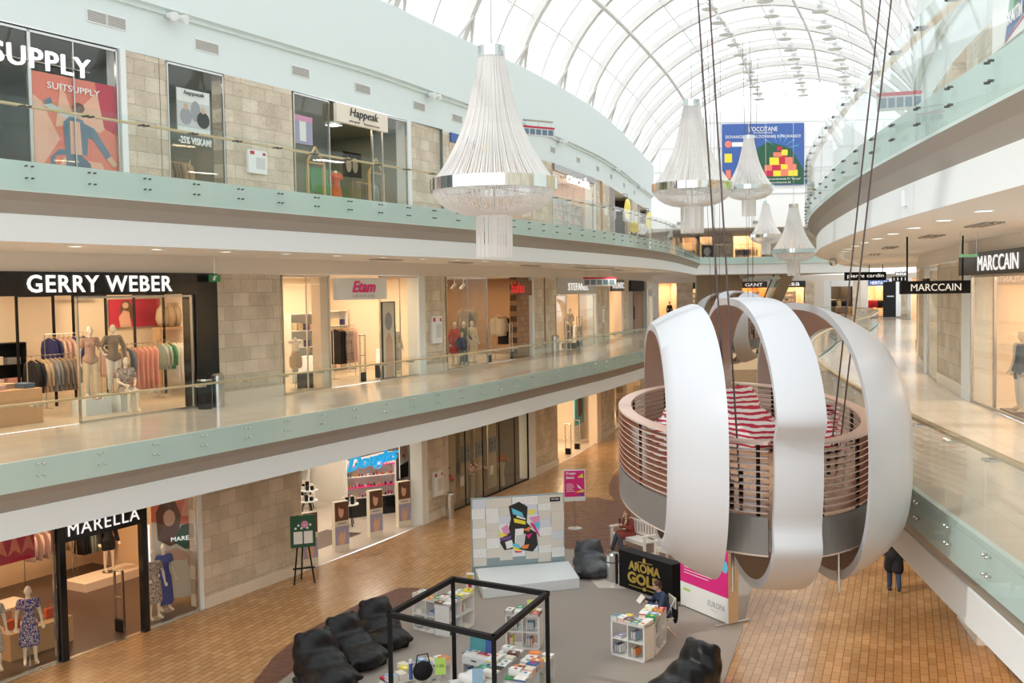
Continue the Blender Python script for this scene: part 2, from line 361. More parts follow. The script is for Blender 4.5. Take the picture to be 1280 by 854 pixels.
# ------------------------------------------------------------------ figures, mannequins, garments
def remesh(mb, voxel=.015, smooth=3, key=None):
    me=fixn(mb.mesh('blob')); o=bpy.data.objects.new('tmp',me); C.objects.link(o)
    m=o.modifiers.new('r','REMESH'); m.mode='VOXEL'; m.voxel_size=voxel
    if smooth: s=o.modifiers.new('s','SMOOTH'); s.iterations=smooth; s.factor=.5
    dg=bpy.context.evaluated_depsgraph_get(); r=bpy.data.meshes.new_from_object(o.evaluated_get(dg)); bpy.data.objects.remove(o)
    r.polygons.foreach_set('use_smooth',[True]*len(r.polygons)); return r
def V(*a): return Vector(a)
STAND=dict(pel=V(0,0,.93),wa=V(0,0,1.07),ch=V(0,.01,1.28),nk=V(0,.01,1.46),hd=V(0,-.015,1.615),
  sh=[V(-.165,.01,1.385),V(.165,.01,1.385)],el=[V(-.235,.03,1.11),V(.235,.03,1.11)],wr=[V(-.26,-.06,.88),V(.26,-.06,.88)],ha=[V(-.27,-.09,.80),V(.27,-.09,.80)],
  hp=[V(-.085,0,.90),V(.085,0,.90)],kn=[V(-.095,-.01,.50),V(.10,-.03,.50)],an=[V(-.10,.03,.09),V(.115,.0,.09)],to=[V(-.115,-.11,.035),V(.14,-.14,.035)])
def pose(**k):
    p={a:([v.copy() for v in b] if isinstance(b,list) else b.copy()) for a,b in STAND.items()}
    for a,b in k.items(): p[a]=[V(*x) for x in b] if isinstance(b,list) else V(*b)
    return p
def hands(b,p,r=.0095,curl=.4):
    for i in (0,1):
        w_,h=p['wr'][i],p['ha'][i]; d=(h-w_).normalized(); side=d.cross(V(0,1,0) if abs(d.y)<.8 else V(0,0,1)).normalized(); n_=side.cross(d).normalized()
        sg=1 if i==0 else -1
        c=h-d*.02; b.cap(w_,.026,c,.03)
        for k in (-1.5,-.5,.5,1.5): b.cap(w_+d*.03+side*k*.012,.016,c+side*k*.02,.013)
        for k,L_ in zip((-1.5,-.5,.5,1.5),(.062,.075,.07,.055)):
            q0=c+side*k*.021; q1=q0+d*L_*.55-n_*.012*curl*3; q2=q1+d*L_*.4-n_*.02*curl*2
            b.cap(q0,r,q1,r*.95); b.cap(q1,r*.95,q2,r*.8)
        t0=w_+d*.035-side*sg*.02; t1=t0-side*sg*.03+d*.03; b.cap(t0,.013,t1,r*1.1); b.cap(t1,r*1.1,t1+d*.03,r*.9)
def bodyparts(p, female=True, head=True, fat=1.0):
    b=MB(); 
    if head:
        h=p['hd']; b.sph(h,(.072,.092,.112)); b.sph(h+V(0,-.035,-.06),(.045,.05,.045)); b.cap(h+V(0,-.088,-.005),.010,h+V(0,-.104,-.03),.013)
        b.sph(h+V(.074,.0,-.015),(.012,.02,.03)); b.sph(h+V(-.074,.0,-.015),(.012,.02,.03)); b.cap(h+V(-.018,-.093,-.06),.007,h+V(.018,-.093,-.06),.007)
        b.cap(p['nk']-V(0,0,.03),.052,h-V(0,-.01,.07),.045)
    b.cap(p['pel'],.125*fat,p['wa'],.10*fat); b.cap(p['wa'],.10*fat,p['ch'],.115*fat); b.cap(p['ch'],.11*fat,p['nk']-V(0,0,.06),.06)
    b.cap(p['sh'][0],.052,p['sh'][1],.052)
    for i in (0,1):
        b.cap(p['ch']+V(0,0,.06),.08,p['sh'][i],.052); b.cap(p['sh'][i],.052,p['el'][i],.038); b.cap(p['el'][i],.038,p['wr'][i],.025)
        b.cap(p['pel'],.11*fat,p['hp'][i],.095*fat); b.cap(p['hp'][i],.092*fat,p['kn'][i],.055); b.cap(p['kn'][i],.052,p['an'][i],.034); 
        k=p['kn'][i]; a=p['an'][i]; b.cap(k+(a-k)*.1+V(0,.012,0),.052,k+(a-k)*.5+V(0,.01,0),.045)
        b.cap(a,.034,p['to'][i],.03); b.cap(a+V(0,.03,-.04),.034,p['to'][i],.028)
        if female: pass
    if female:
        for s in (-1,1): b.sph(p['ch']+V(s*.06,-.075,.0),(.055,.05,.055))
    return b
def clothes(p, kind, g=.014):
    b=MB()
    if kind in('top','shirt','jacket','coat'):
        b.cap(p['pel']+V(0,0,-.02),.135+g,p['wa'],.11+g); b.cap(p['wa'],.11+g,p['ch'],.122+g); b.cap(p['ch'],.12+g,p['nk']-V(0,0,.06),.062+g); b.cap(p['pel']+V(-.06,0,-.03),.125+g,p['pel']+V(.06,0,-.03),.125+g)
        for s in (-1,1): b.sph(p['ch']+V(s*.06,-.075,0),.055+g)
        for i in (0,1):
            b.cap(p['ch']+V(0,0,.06),.085+g,p['sh'][i],.056+g); e=p['el'][i] if kind!='top' else p['sh'][i]+(p['el'][i]-p['sh'][i])*.55
            b.cap(p['sh'][i],.056+g,e,.048+g)
            if kind!='top': b.cap(p['el'][i],.044+g,p['wr'][i],.034+g)
        if kind=='coat':
            for i in (0,1): b.cap(p['hp'][i],.12+g,p['hp'][i]+(p['kn'][i]-p['hp'][i])*.8,.13+g)
    if kind in('trousers','shorts'):
        for i in (0,1):
            b.cap(p['pel'],.118+g,p['hp'][i],.10+g); k=p['kn'][i]; e=p['an'][i]+V(0,0,.03)
            if kind=='shorts': b.cap(p['hp'][i],.098+g,p['hp'][i]+(k-p['hp'][i])*.5,.09+g)
            else: b.cap(p['hp'][i],.098+g,k,.062+g); b.cap(k,.062+g,e,.045+g)
        b.cap(p['pel'],.128+g,p['wa']-V(0,0,.03),.112+g)
    if kind=='dress' or kind=='longdress':
        b.cap(p['pel'],.135+g,p['wa'],.105+g); b.cap(p['wa'],.105+g,p['ch'],.12+g); b.cap(p['ch'],.118+g,p['nk']-V(0,0,.07),.06+g)
        for i in (0,1): b.cap(p['ch']+V(0,0,.06),.085+g,p['sh'][i],.055+g); b.cap(p['sh'][i],.055+g,p['sh'][i]+(p['el'][i]-p['sh'][i])*.4,.055+g)
        z=.48 if kind=='dress' else .25
        for s in (-1,1): b.sph(p['ch']+V(s*.06,-.075,0),.055+g)
        for x in (-.09,0,.09): b.cap(p['pel']+V(x*.6,0,-.05),.11+g,V(x*1.25,0,z),.10+g)
    return b
PZ=dict(std=STAND, bent=pose(el=[(-.24,.03,1.11),(.27,.06,1.13)],wr=[(-.26,-.06,.88),(.30,-.13,1.0)],ha=[(-.27,-.09,.80),(.30,-.2,1.03)]),
  step=pose(kn=[(-.10,.03,.50),(.09,-.12,.51)],an=[(-.10,.14,.11),(.09,-.10,.09)],to=[(-.11,.02,.035),(.10,-.25,.035)]),
  hip=pose(el=[(-.30,.08,1.14),(.30,.08,1.14)],wr=[(-.17,-.02,.99),(.27,-.06,.90)],ha=[(-.12,-.05,.97),(.28,-.09,.82)]),
  cross=pose(el=[(-.25,-.02,1.12),(.25,-.02,1.12)],wr=[(.02,-.17,1.17),(-.02,-.19,1.13)],ha=[(.10,-.16,1.18),(-.10,-.17,1.13)]),
  sit=pose(pel=(0,.1,.56),wa=(0,.1,.70),ch=(0,.07,.90),nk=(0,.05,1.08),hd=(0,.02,1.23),sh=[(-.165,.06,1.01),(.165,.06,1.01)],el=[(-.22,.02,.75),(.22,.02,.75)],wr=[(-.12,-.2,.66),(.12,-.2,.66)],ha=[(-.07,-.27,.64),(.07,-.27,.64)],
     hp=[(-.09,.08,.53),(.09,.08,.53)],kn=[(-.10,-.36,.52),(.10,-.36,.52)],an=[(-.12,-.36,.09),(.08,-.42,.09)],to=[(-.13,-.5,.035),(.08,-.56,.035)]))
_mc={}
def figmesh(pz,kind):
    k=(pz,kind)
    if k not in _mc:
        p=PZ[pz]
        if kind=='body': b=bodyparts(p); hands(b,p); _mc[k]=remesh(b,.013,3)
        elif kind=='torso': 
            b=MB(); b.cap(p['pel'],.125,p['wa'],.10); b.cap(p['wa'],.10,p['ch'],.115); b.cap(p['ch'],.11,p['nk'],.055); b.cap(p['sh'][0],.055,p['sh'][1],.055); _mc[k]=remesh(b,.016,3)
        else: _mc[k]=remesh(clothes(p,kind),.018,3)
    return _mc[k]
_fab={}
def fabric(name,c,c2=None,scale=14,kind='noise'):
    if name in _fab: return _fab[name]
    m=mat('fabric_'+name,c,.85)
    if c2:
        nt=m.node_tree; b=nt.nodes['Principled BSDF']; tc=nd(m,'ShaderNodeTexCoord')
        t=nd(m,'ShaderNodeTexVoronoi') if kind=='noise' else nd(m,'ShaderNodeTexWave'); t.inputs['Scale'].default_value=scale
        if kind=='band': t.bands_direction='Z'; t.inputs['Distortion'].default_value=3
        nt.links.new(tc.outputs['Object'],t.inputs['Vector']); r=nd(m,'ShaderNodeValToRGB')
        r.color_ramp.interpolation='CONSTANT'; r.color_ramp.elements[0].color=(*c,1); r.color_ramp.elements[1].color=(*c2,1); r.color_ramp.elements[1].position=.45
        nt.links.new(t.outputs[0],r.inputs[0]); nt.links.new(r.outputs[0],b.inputs['Base Color'])
    _fab[name]=m; return m
FB=dict(navy=fabric('navy',(.03,.035,.13)),cobalt=fabric('cobalt',(.04,.07,.35)),white=fabric('white',(.78,.76,.72)),cream=fabric('cream',(.72,.60,.42)),black=fabric('black',(.015,.015,.018)),
 pink=fabric('pink',(.72,.36,.30)),rose=fabric('rose',(.80,.55,.48)),beige=fabric('beige',(.50,.38,.25)),taupe=fabric('taupe',(.26,.21,.17)),grey=fabric('grey',(.25,.25,.26)),green=fabric('green',(.03,.22,.10)),
 red=fabric('red',(.60,.03,.04)),rust=fabric('rust',(.55,.10,.04)),olive=fabric('olive',(.12,.12,.06)),denim=fabric('denim',(.12,.17,.25)),floral=fabric('floral',(.30,.36,.26),(.62,.28,.22),38),
 darkfloral=fabric('darkfloral',(.05,.05,.05),(.62,.50,.44),34),blueprint=fabric('blueprint',(.62,.52,.48),(.05,.06,.28),30),sage=fabric('sage',(.36,.43,.38)),yellow=fabric('yellow',(.75,.6,.05)),lace=fabric('lace',(.62,.58,.5),(.4,.36,.3),30))
def mannequin(loc,rz,label,pz='std',wear=(),z=0,stand=True,scale=1.0,group=None,bodym=None,headless=False):
    t=thing('mannequin',label,'mannequin',(loc[0],loc[1],loc[2]),rz,group); t.scale=(scale,)*3
    put('body',figmesh(pz,'torso' if headless else 'body'),bodym or MANN,t)
    for kind,fb in wear: put({'top':'blouse','shirt':'shirt','jacket':'jacket','coat':'coat','trousers':'trousers','shorts':'shorts','dress':'dress','longdress':'long_dress'}[kind],figmesh(pz,kind),FB[fb],t)
    if stand:
        b=MB(); b.lathe([(0,0),(.19,0),(.19,.012),(0,.012)],20); b.tube([(.0,.06,.01),(.0,.06,.9 if headless else .42)],.01,6); ob('stand',b,STEEL,t)
    return t
def garment_mesh(kind):
    k=('g',kind)
    if k in _mc: return _mc[k]
    L_={'shirt':.72,'jacket':.78,'dress':1.15,'trouser':1.0}[kind]
    b=MB(); rows=[(0,.045),(-.03,.09),(-.07,.20),(-.14,.225),(-.4*L_,.20),(-.75*L_,.22),(-L_,.235)]
    if kind=='trouser': rows=[(-.05,.14),(-.1,.15),(-.5*L_,.12),(-L_,.10)]
    n=14; vs=[];fs=[]
    for i,(z,ry) in enumerate(rows):
        for j in range(n):
            q=2*PI*j/n; wv=1+.35*math.sin(5*q+i)*(.2+.8*i/len(rows)); vs.append((.036*wv*math.cos(q),ry*math.sin(q),z))
    for i in range(len(rows)-1):
        for j in range(n): fs.append((i*n+j,i*n+(j+1)%n,(i+1)*n+(j+1)%n,(i+1)*n+j))
    fs.append(tuple(range((len(rows)-1)*n,len(rows)*n))); b.add(vs,fs,0)
    if kind in('shirt','jacket'):
        for s in (-1,1): b.tube([(0,s*.19,-.09),(.01,s*.25,-.3),(.015,s*.25,-.62)],[.045,.042,.035],8,0)
    b.tube([(0,-.2,-.06),(0,0,.02),(0,.2,-.06)],.009,5,1); b.tube([(0,0,.02),(0,0,.07),(0,.02,.10),(0,0,.12)],.004,4,2)
    me=fixn(b.mesh('garment',True)); _mc[k]=me; return me
def rack(f,u,v,L_,spec,where,h=1.35,dz=.0,rot=0):
    """spec: list of (fabric,kind,count)"""
    t=thing('clothes_rack','metal clothes rail '+where,'clothes rack',f.P(u,v,dz),f.rz+rot)
    b=MB(); b.tube([(-L_/2,0,0.02),(-L_/2,0,h),(L_/2,0,h),(L_/2,0,.02)],.014,6); ob('rail_frame',b,STEEL,t)
    b=MB()
    for s in (-1,1): b.box((s*L_/2-.02,-.22,0),(s*L_/2+.02,.22,.025))
    ob('foot_bar',b,STEEL,t)
    n=sum(c for *_,c in spec); k=0; ca,sa=math.cos(f.rz+rot),math.sin(f.rz+rot); base=t.location
    for fb,kind,c in spec:
        for _ in range(c):
            x=-L_/2+.06+(L_-.12)*(k+.5)/n; k+=1
            o=put('hanging_'+{'shirt':'shirt','jacket':'jacket','dress':'dress','trouser':'trousers'}[kind],garment_mesh(kind),[FB[fb],HANG,STEEL],None,(base.x+x*ca,base.y+x*sa,base.z+h-.105),f.rz+rot+R_.uniform(-.12,.12))
            cn={'darkfloral':'dark floral','blueprint':'blue patterned'}.get(fb,fb)
            tag(o,f'{cn} {kind if kind!="trouser" else "trousers"} hanging on the rail {where}','garment',f'{cn} {kind}s on the rail {where}')
    return t
def shelfunit(f,u,v,w_,h,rows,where,m=None,items=None,depth=.35,goods='folded clothes',z0=0,icat='folded clothing'):
    t=thing('display_shelf','shelf '+where,'shelf',f.P(u,v,z0),f.rz); m=m or WPLY
    b=MB(); b.box((-w_/2,0,0),(-w_/2+.03,depth,h)); b.box((w_/2-.03,0,0),(w_/2,depth,h)); ob('side_panel',b,m,t)
    b=MB(); b.box((-w_/2,depth-.02,0),(w_/2,depth,h)); ob('back_panel',b,m,t)
    for r in range(rows+1):
        b=MB(); zz=.05+(h-.08)*r/rows; b.box((-w_/2+.03,0,zz),(w_/2-.03,depth-.02,zz+.025)); ob('shelf_board',b,m,t)
        if r<rows and items:
            n=items; ca,sa=math.cos(f.rz),math.sin(f.rz)
            for i in range(n):
                x=-w_/2+.08+(w_-.16)*(i+.5)/n; hh=min((h-.08)/rows*.6,.28)*R_.uniform(.6,1); ww=(w_-.16)/n*.38
                q=t.location+Vector((x*ca-.16*sa,x*sa+.16*ca,zz+.026)); fb=R_.choice(list(goods_pal))
                g=MB()
                if icat=='folded clothing':
                    for a in range(4): g.box((-ww,-.11,hh*a/4),(ww,.11,hh*(a+.85)/4))
                else: g.lathe([(0,0),(ww*.8,0),(ww*.8,hh*.7),(ww*.3,hh*.8),(ww*.3,hh),(0,hh)],10)
                o=ob(icat.replace(' ','_'),g,FB[fb],None,q,f.rz)
                tag(o,f'{fb} {icat} on shelf {where}',icat,f'{fb} {icat} on shelf {where}')
    return t
goods_pal=['white','cream','pink','navy','beige','grey','rose']
def box_thing(name,label,cat,f,u,v,z,w_,d,h,m,bevel=.01,group=None):
    b=MB(); b.box((-w_/2,-d/2,0),(w_/2,d/2,h)); o=ob(name,b,m,None,f.P(u,v,z),f.rz,bevel=bevel); return tag(o,label,cat,group)
def gate(f,u,v,label,h=1.5,w_=.32,rot=0):
    t=thing('security_gate',label,'security gate',f.P(u,v,.0),f.rz+PI/2+rot)
    b=MB(); 
    for x in (-w_/2,w_/2-.04): b.box((x,-.03,0),(x+.04,.03,h))
    b.box((-w_/2,-.03,h-.04),(w_/2,.03,h)); b.box((-w_/2,-.03,h*.55),(w_/2,.03,h*.55+.03)); ob('gate_frame',b,STEEL,t,bevel=.005)
    b=MB(); b.box((-w_/2+.03,-.045,.02),(w_/2-.03,.045,.3)); ob('gate_base',b,BLACKM,t); return t
def poster(f,u0,u1,z0,z1,v,label,cols,shapes=(),name='poster',cat='poster',frame=None,rz=0,d=.03):
    """shapes: (material, [(x,z) in 0..1])"""
    t=thing(name,label,cat,f.P((u0+u1)/2,v,(z0+z1)/2),f.rz+rz); w_,h=u1-u0,z1-z0
    b=MB(); b.box((-w_/2,0,-h/2),(w_/2,d,h/2)); ob('poster_board',b,cols,t)
    if shapes:
        b=MB(); ms=[]
        for i,(m,pts) in enumerate(shapes):
            if m not in ms: ms.append(m)
            y=-.003-.0012*i
            b.poly([((x-.5)*w_,y,(zz-.5)*h) for x,zz in pts],ms.index(m),(0,.0011,0))
        ob('printed_picture',b,ms,t)
    if frame:
        b=MB(); e=.03
        b.box((-w_/2-e,-.02,-h/2-e),(-w_/2,d,h/2+e)); b.box((w_/2,-.02,-h/2-e),(w_/2+e,d,h/2+e)); b.box((-w_/2,-.02,h/2),(w_/2,d,h/2+e)); b.box((-w_/2,-.02,-h/2-e),(w_/2,d,-h/2)); ob('poster_frame',b,frame,t)
    return t
def ell(cx,cz,rx,rz_,n=16,a0=0): return [(cx+rx*math.cos(a0+2*PI*i/n),cz+rz_*math.sin(a0+2*PI*i/n)) for i in range(n)]
def P_(n,c,e=0): return mat('print_'+n,c,.5,0,e)
PR=dict(red=P_('red',(.55,.02,.06)),coral=P_('coral',(.80,.22,.15)),peach=P_('peach',(.88,.48,.34)),white=P_('white',(.85,.85,.83)),black=P_('black',(.02,.02,.02)),grey=P_('grey',(.35,.36,.38)),lgrey=P_('light_grey',(.62,.63,.63)),
 blue=P_('blue',(.05,.12,.38)),sky=P_('sky_blue',(.12,.55,.75)),yellow=P_('yellow',(.85,.72,.05)),magenta=P_('magenta',(.72,.02,.22)),pink=P_('pink',(.72,.30,.50)),green=P_('green',(.04,.30,.10)),dgreen=P_('dark_green',(.02,.10,.05)),
 orange=P_('orange',(.85,.25,.05)),skin=P_('skin',(.72,.45,.32)),brown=P_('brown',(.16,.07,.04)),cream=P_('cream',(.80,.74,.62)),purple=P_('purple',(.15,.08,.25)),slate=P_('slate',(.12,.20,.28)),gold=mat('gold_print',(.75,.55,.12),.3,.5),lime=P_('lime',(.42,.65,.12)),lav=P_('lavender',(.38,.36,.52)))
WARMWALL=mat('warm_shop_wall',(.84,.70,.52),.6); WOODW=mat('oak_wall',(.60,.38,.20),.5); DARKF=mat('dark_shop_floor',(.10,.06,.045),.35); SANDF=mat('sand_shop_floor',(.66,.55,.43),.3); WHITEW=mat('white_shop_wall',(.78,.74,.68),.6); DWALL=mat('dark_shop_wall',(.10,.09,.08),.6)
PEACHW=mat('peach_shop_wall',(.86,.72,.58),.6)
# ------------------------------------------------------------------ vault roof
def vaultpoint(PL,PR,t,rise=5.5,z0=17.2,lift=0):
    c=(PR-PL).length; h=c/2; Rr=(h*h+rise*rise)/(2*rise); al=math.asin(min(1,h/Rr)); a=-al+2*al*t
    m=(PL+PR)/2; d=(PR-PL).normalized(); p=m+d*((Rr+lift)*math.sin(a)); p.z=z0+(Rr+lift)*math.cos(a)-(Rr-rise); return p
WLv=offc(Lc,3.6); WRv=offc(Rc,-3.55)
roof=thing('ceiling','white steel ribbed barrel vault glazed above the atrium','glass roof',(0,0,0),0,None,'structure')
stations=[]
for s in np.arange(1.2,73,2.5):
    a=pt(WLv,s); t=pt(WLv,s+.3)-pt(WLv,s-.3); t.normalize()
    q=[Vector((x,y,0)) for x,y in WRv]; j=min(range(len(q)),key=lambda j:abs((q[j]-a).dot(t))+(0 if (q[j]-a).length<40 else 99)); stations.append((a,q[j]))
NT=28
for i,(a,c) in enumerate(stations):
    big=(i%2==0); b=MB(); n=NT; wv=(.16 if big else .04); dp=(.30 if big else .08)
    d=(c-a).normalized(); tn=Vector((-d.y,d.x,0))
    o=len(b.v); pts=[vaultpoint(a,c,k/n) for k in range(n+1)]; pt2=[vaultpoint(a,c,k/n,lift=dp) for k in range(n+1)]
    for k in range(n+1):
        for q_ in (pts[k]-tn*wv,pts[k]+tn*wv,pt2[k]+tn*wv,pt2[k]-tn*wv): b.v.append(tuple(q_))
    for k in range(n):
        for e in range(4): b.f.append((4*k+e,4*k+(e+1)%4,4*k+4+(e+1)%4,4*k+4+e)); b.m.append(0)
    if big:
        for (e0,tt) in ((a,0),(c,1)):      # V-shaped foot struts
            p=vaultpoint(a,c,.045 if tt==0 else .955)
            for sg in (-1,1): b.tube([Vector((e0.x,e0.y,17.2))+tn*sg*.55,p],[.05,.09],8)
    ob('rib' if big else 'glazing_bar',b,RIBM,roof)
for t in (.20,.40,.60,.80):
    b=MB(); b.tube([vaultpoint(a,c,t,lift=-.12) for a,c in stations],.075 if t!=.2 else .095,8); ob('purlin_tube',b,RIBM,roof,smooth=True)
for t in (.10,.30,.5,.70,.90):
    b=MB(); b.tube([vaultpoint(a,c,t,lift=.3) for a,c in stations],.03,4); ob('thin_purlin',b,RIBM,roof)
b=MB(); n=NT
for i,(a,c) in enumerate(stations):
    for k in range(n+1): b.v.append(tuple(vaultpoint(a,c,k/n,lift=.36)))
for i in range(len(stations)-1):
    for k in range(n): b.f.append((i*(n+1)+k,i*(n+1)+k+1,(i+1)*(n+1)+k+1,(i+1)*(n+1)+k)); b.m.append(0)
ob('glazing',b,ROOFG,roof,smooth=True)
for i,(a,c) in enumerate(stations):          # tie rods with nodes
    if i%2 or i<10: continue
    p0,p1,m=vaultpoint(a,c,.3),vaultpoint(a,c,.7),vaultpoint(a,c,.5,lift=-1.1); b=MB(); b.tube([p0,m,p1],.018,5); b.tube([m,vaultpoint(a,c,.5)],.018,5); b.sph(m,.07,0,8,6); ob('tie_rod',b,RIBM,roof)
k=0
for i,(a,c) in enumerate(stations):
    if i<17: continue
    for t in (.42,.55,.68):
        p=vaultpoint(a,c,t); L_=thing('roof_lamp','small round lamp with reflector dish hanging under the far vault','lamp',p-Vector((0,0,1.15)),0,'round lamps under the far vault')
        b=MB(); b.tube([(0,0,.1),(0,0,1.2)],.015,5); ob('rod',b,RIBM,L_); b=MB(); b.sph((0,0,.25),.16,0,10,7); ob('lamp_body',b,STEEL,L_,smooth=True); b=MB(); b.lathe([(0,-.02),(.38,-.06),(.40,-.03),(0,.03)],16); ob('dish',b,WHITE,L_)
# end wall under the vault, with banner
a,c=stations[-1]; 
b=MB(); base=[(7,84,12.86),(34,84,12.86)]; top=[(34,84,17.3)]+[(lambda p:(p.x,84,p.z))(vaultpoint(Vector((10.4,84,0)),Vector((31,84,0)),t)) for t in np.linspace(1,0,24)]+[(7,84,17.3)]
b.poly(base+top,0,(0,.3,0)); structure('wall_end',b,mat('bright_white_render',(.88,.90,.90),.6))
b=MB()
for x in (12,16.6,24.4,27.5,30): b.box((x,83.93,15.5),(x+.06,83.99,21))
for z in (15.5,17.3,19.2,21.2): b.box((11,83.93,z),(31,83.99,z+.06))
structure('trim_mullions',b,WHITE)
t=thing('hanging_banner','huge blue banner with pyramid of red and gold gift boxes','banner',(20.35,83.86,18.6),0); b=MB(); b.box((-3.28,0,-2.45),(3.28,.08,2.45)); ob('banner_cloth',b,PR['blue'],t)
b=MB(); ms=[PR['dgreen'],PR['red'],PR['coral'],PR['yellow'],PR['white'],PR['sky']]
b.poly([(-.6,-.004,-1.9),(-.5,-.004,.5),(.4,-.004,1.0),(2.2,-.004,.5),(3.2,-.004,-1.2),(3.2,-.004,-2.4),(-3.2,-.004,-2.4),(-3.2,-.004,-1.6)],0,(0,.003,0))
bx=[(0,-1.75,.95,.5,1),(.8,-1.75,.7,.5,3),(1.4,-1.75,.7,.6,2),(2.0,-1.75,.75,.5,3),(.1,-1.3,.6,.45,2),(.7,-1.3,.7,.5,1),(1.4,-1.2,.55,.4,3),(1.95,-1.3,.7,.5,2),(.5,-.85,.85,.6,3),(1.25,-.8,.6,.75,1),(1.75,-.85,.6,.6,2),(.8,-.2,.7,.35,2),(1.45,-.1,.5,.45,3),(1.1,.25,.4,.35,1)]
for i,(x,z,w_,h,k_) in enumerate(bx): b.poly([(x,-.006-.001*i,z),(x+w_,-.006-.001*i,z),(x+w_,-.006-.001*i,z+h),(x,-.006-.001*i,z+h)],k_,(0,.001,0))
b.poly([(-3.1,-.006,-.6),(-2.5,-.006,-.6),(-2.5,-.006,.1),(-3.1,-.006,.1)],3,(0,.002,0)); b.poly([(-3.0,-.006,-1.9),(-2.6,-.006,-1.9),(-2.6,-.006,-1.2),(-3.0,-.006,-1.2)],2,(0,.002,0))
b.poly([(x*1-2.9,-.006,z*1+.85) for x,z in ell(.1,0,.28,.28)],2,(0,.002,0)); b.poly([(-2.5,-.006,.65),(-1.4,-.006,.65),(-1.4,-.006,1.0),(-2.5,-.006,1.0)],4,(0,.002,0))
for a_ in (.3,.7,1.1,1.5,1.9,2.4): b.poly([(1.3+.5*math.cos(a_),-.005,.3+.5*math.sin(a_)),(1.3+1.6*math.cos(a_-.02),-.005,.3+1.35*math.sin(a_-.02)),(1.3+1.6*math.cos(a_+.02),-.005,.3+1.35*math.sin(a_+.02))],5,(0,.001,0))
ob('printed_picture',b,ms,t); text("L'OCCITANE",2.3,.36,0,2.02,t,LETWP,y=-.02); text('EN PROVENCE',1.5,.12,0,1.72,t,LETWP,y=-.02); text('DOVANOS... GERAS DOVANAS IS PROVANSO!',6.0,.24,0,1.42,t,LETWP,y=-.02); text('Laukiame jusu parduotuveje PC "Europa"',3.6,.2,1.2,-1.98,t,LETWP,y=-.025); text('loccitane.lt',1.8,.16,1.3,-2.24,t,LETWP,y=-.025)
for i,x in enumerate((12.9,19.0)): 
    b=MB(); b.box((-.5,-.02,-.12),(.5,0,.12)); tag(ob('wall_vent',b,mat('vent_grey',(.34,.32,.29),.5),None,(x+1,83.9,13.2)),['left','right'][i]+' grey vent low on the white end wall','vent')
# far upper gallery
def straight(P,n=40): P=np.array(P,float); return smoothc(P,.6,6)
QU=straight([(13.9,78.2),(14.8,80.0),(18,80.4),(24,80.8),(28,81.2)])
structure('floor',loft(QU,1,[(.08,F2),(16.6,F2)]),CREAM); structure('trim_slab_edge',loft(QU,1,[(.16,F2+.012),(.08,F2+.012),(.08,F2-.51)]),GEDGE)
structure('trim_fascia',loft(QU,1,[(.08,F2-.51),(.2,F2-.55),(.2,F2-1.3),(1.5,F2-1.3)]),WHITE); structure('ceiling',loft(QU,1,[(1.5,F2-1.3),(22,F2-1.3)]),SOFF)
b=MB(); b.box((7,84,12.8),(36,98,12.86)); structure('ceiling',b,SOFF)
def farbal(Q,F,label,n0=0):
    T=thing('glass_balustrade',label,'balustrade',(Q[0][0],Q[0][1],F)); L_=arcl(Q)[-1]; n=int(L_/1.4); up=MB(); up.box((.006,-.006,0),(1.394,.006,1.08)); up.box((.006,-.006,-.5),(1.394,.006,0),1); pm=up.mesh('p')
    for i in range(n):
        A=pt(Q,1.4*i); B=pt(Q,1.4*(i+1)); d=B-A; p=put('glass_panel',pm,[GLASS,GLASS2],T,A-Vector((Q[0][0],Q[0][1],0)),math.atan2(d.y,d.x))
    b=closeloft(loft(Q,1,[(.10,.99),(.21,.99),(.21,.955),(.10,.955)]),len(Q),4); ob('handrail',b,BRASS,T,(-Q[0][0],-Q[0][1],0))
farbal(QU,F2,'glass balustrade across the far end of the upper gallery')
# far middle gallery
b=MB(); b.poly([(x,y,F1-.5) for x,y in [(7,77.3),(14.1,77.5),(14.6,84),(15.2,88),(16.5,90.2),(19,91),(29,91.2),(29.4,96.8),(33,96.9),(38,90),(44,90),(44,102),(7,102)]],0,(0,0,.5)); structure('floor',b,CREAM)
QM=straight([(14.6,84),(15.2,88),(16.5,90.0),(19,90.8),(24,90.9),(28.8,91)]); farbal(QM,F1,'far glass balustrade across the end of the middle void')
def farshop(Y,x0,x1,z,label,sign,signm,letm,wallm,pw=300,sh=.6,stock='rose',hh=H,col=(1,.68,.38)):
    f=Fr((x0,Y),(x1,Y),z); room(f,4,hh,wallm,SANDF,pw,col)
    if sign: 
        t=panelsign(f,0,f.W,hh-sh,hh,label,signm,-.1,.15)
        if sign.strip(): text(sign,min(f.W*.8,len(sign)*.42),sh*.5,0,0,t,letm,y=-.1)
    return f
b=MB(); b.box((7,101,F1+H),(44,101.3,9.1)); structure('wall_far',b,BULK)
b=MB(); b.box((7,97,F2+H-.01),(36,97.3,13.75)); structure('wall_far',b,BULK)
def farpier(Y,x0,x1,z,m=None,h=H,y0=-.1): b=MB(); b.box((x0,Y+y0,z),(x1,Y+.4,z+h)); o=structure('wall_far_pier',b,m or STONE)
segsM=[(9,13.6,'p'),(13.6,14.3,'w'),(14.3,16.1,'s1'),(16.1,17.6,'p'),(17.6,20,'s2'),(20,22.2,'p'),(22.2,24.8,'gant'),(24.8,25.7,'w'),(25.7,28.5,'bags'),(28.5,29.4,'p'),(29.4,30.3,'c'),(30.3,31.0,'w'),(31.0,33.1,'s3'),(33.1,33.9,'p'),(33.9,34.6,'c'),(34.6,36.6,'s4'),(36.6,40,'w')]
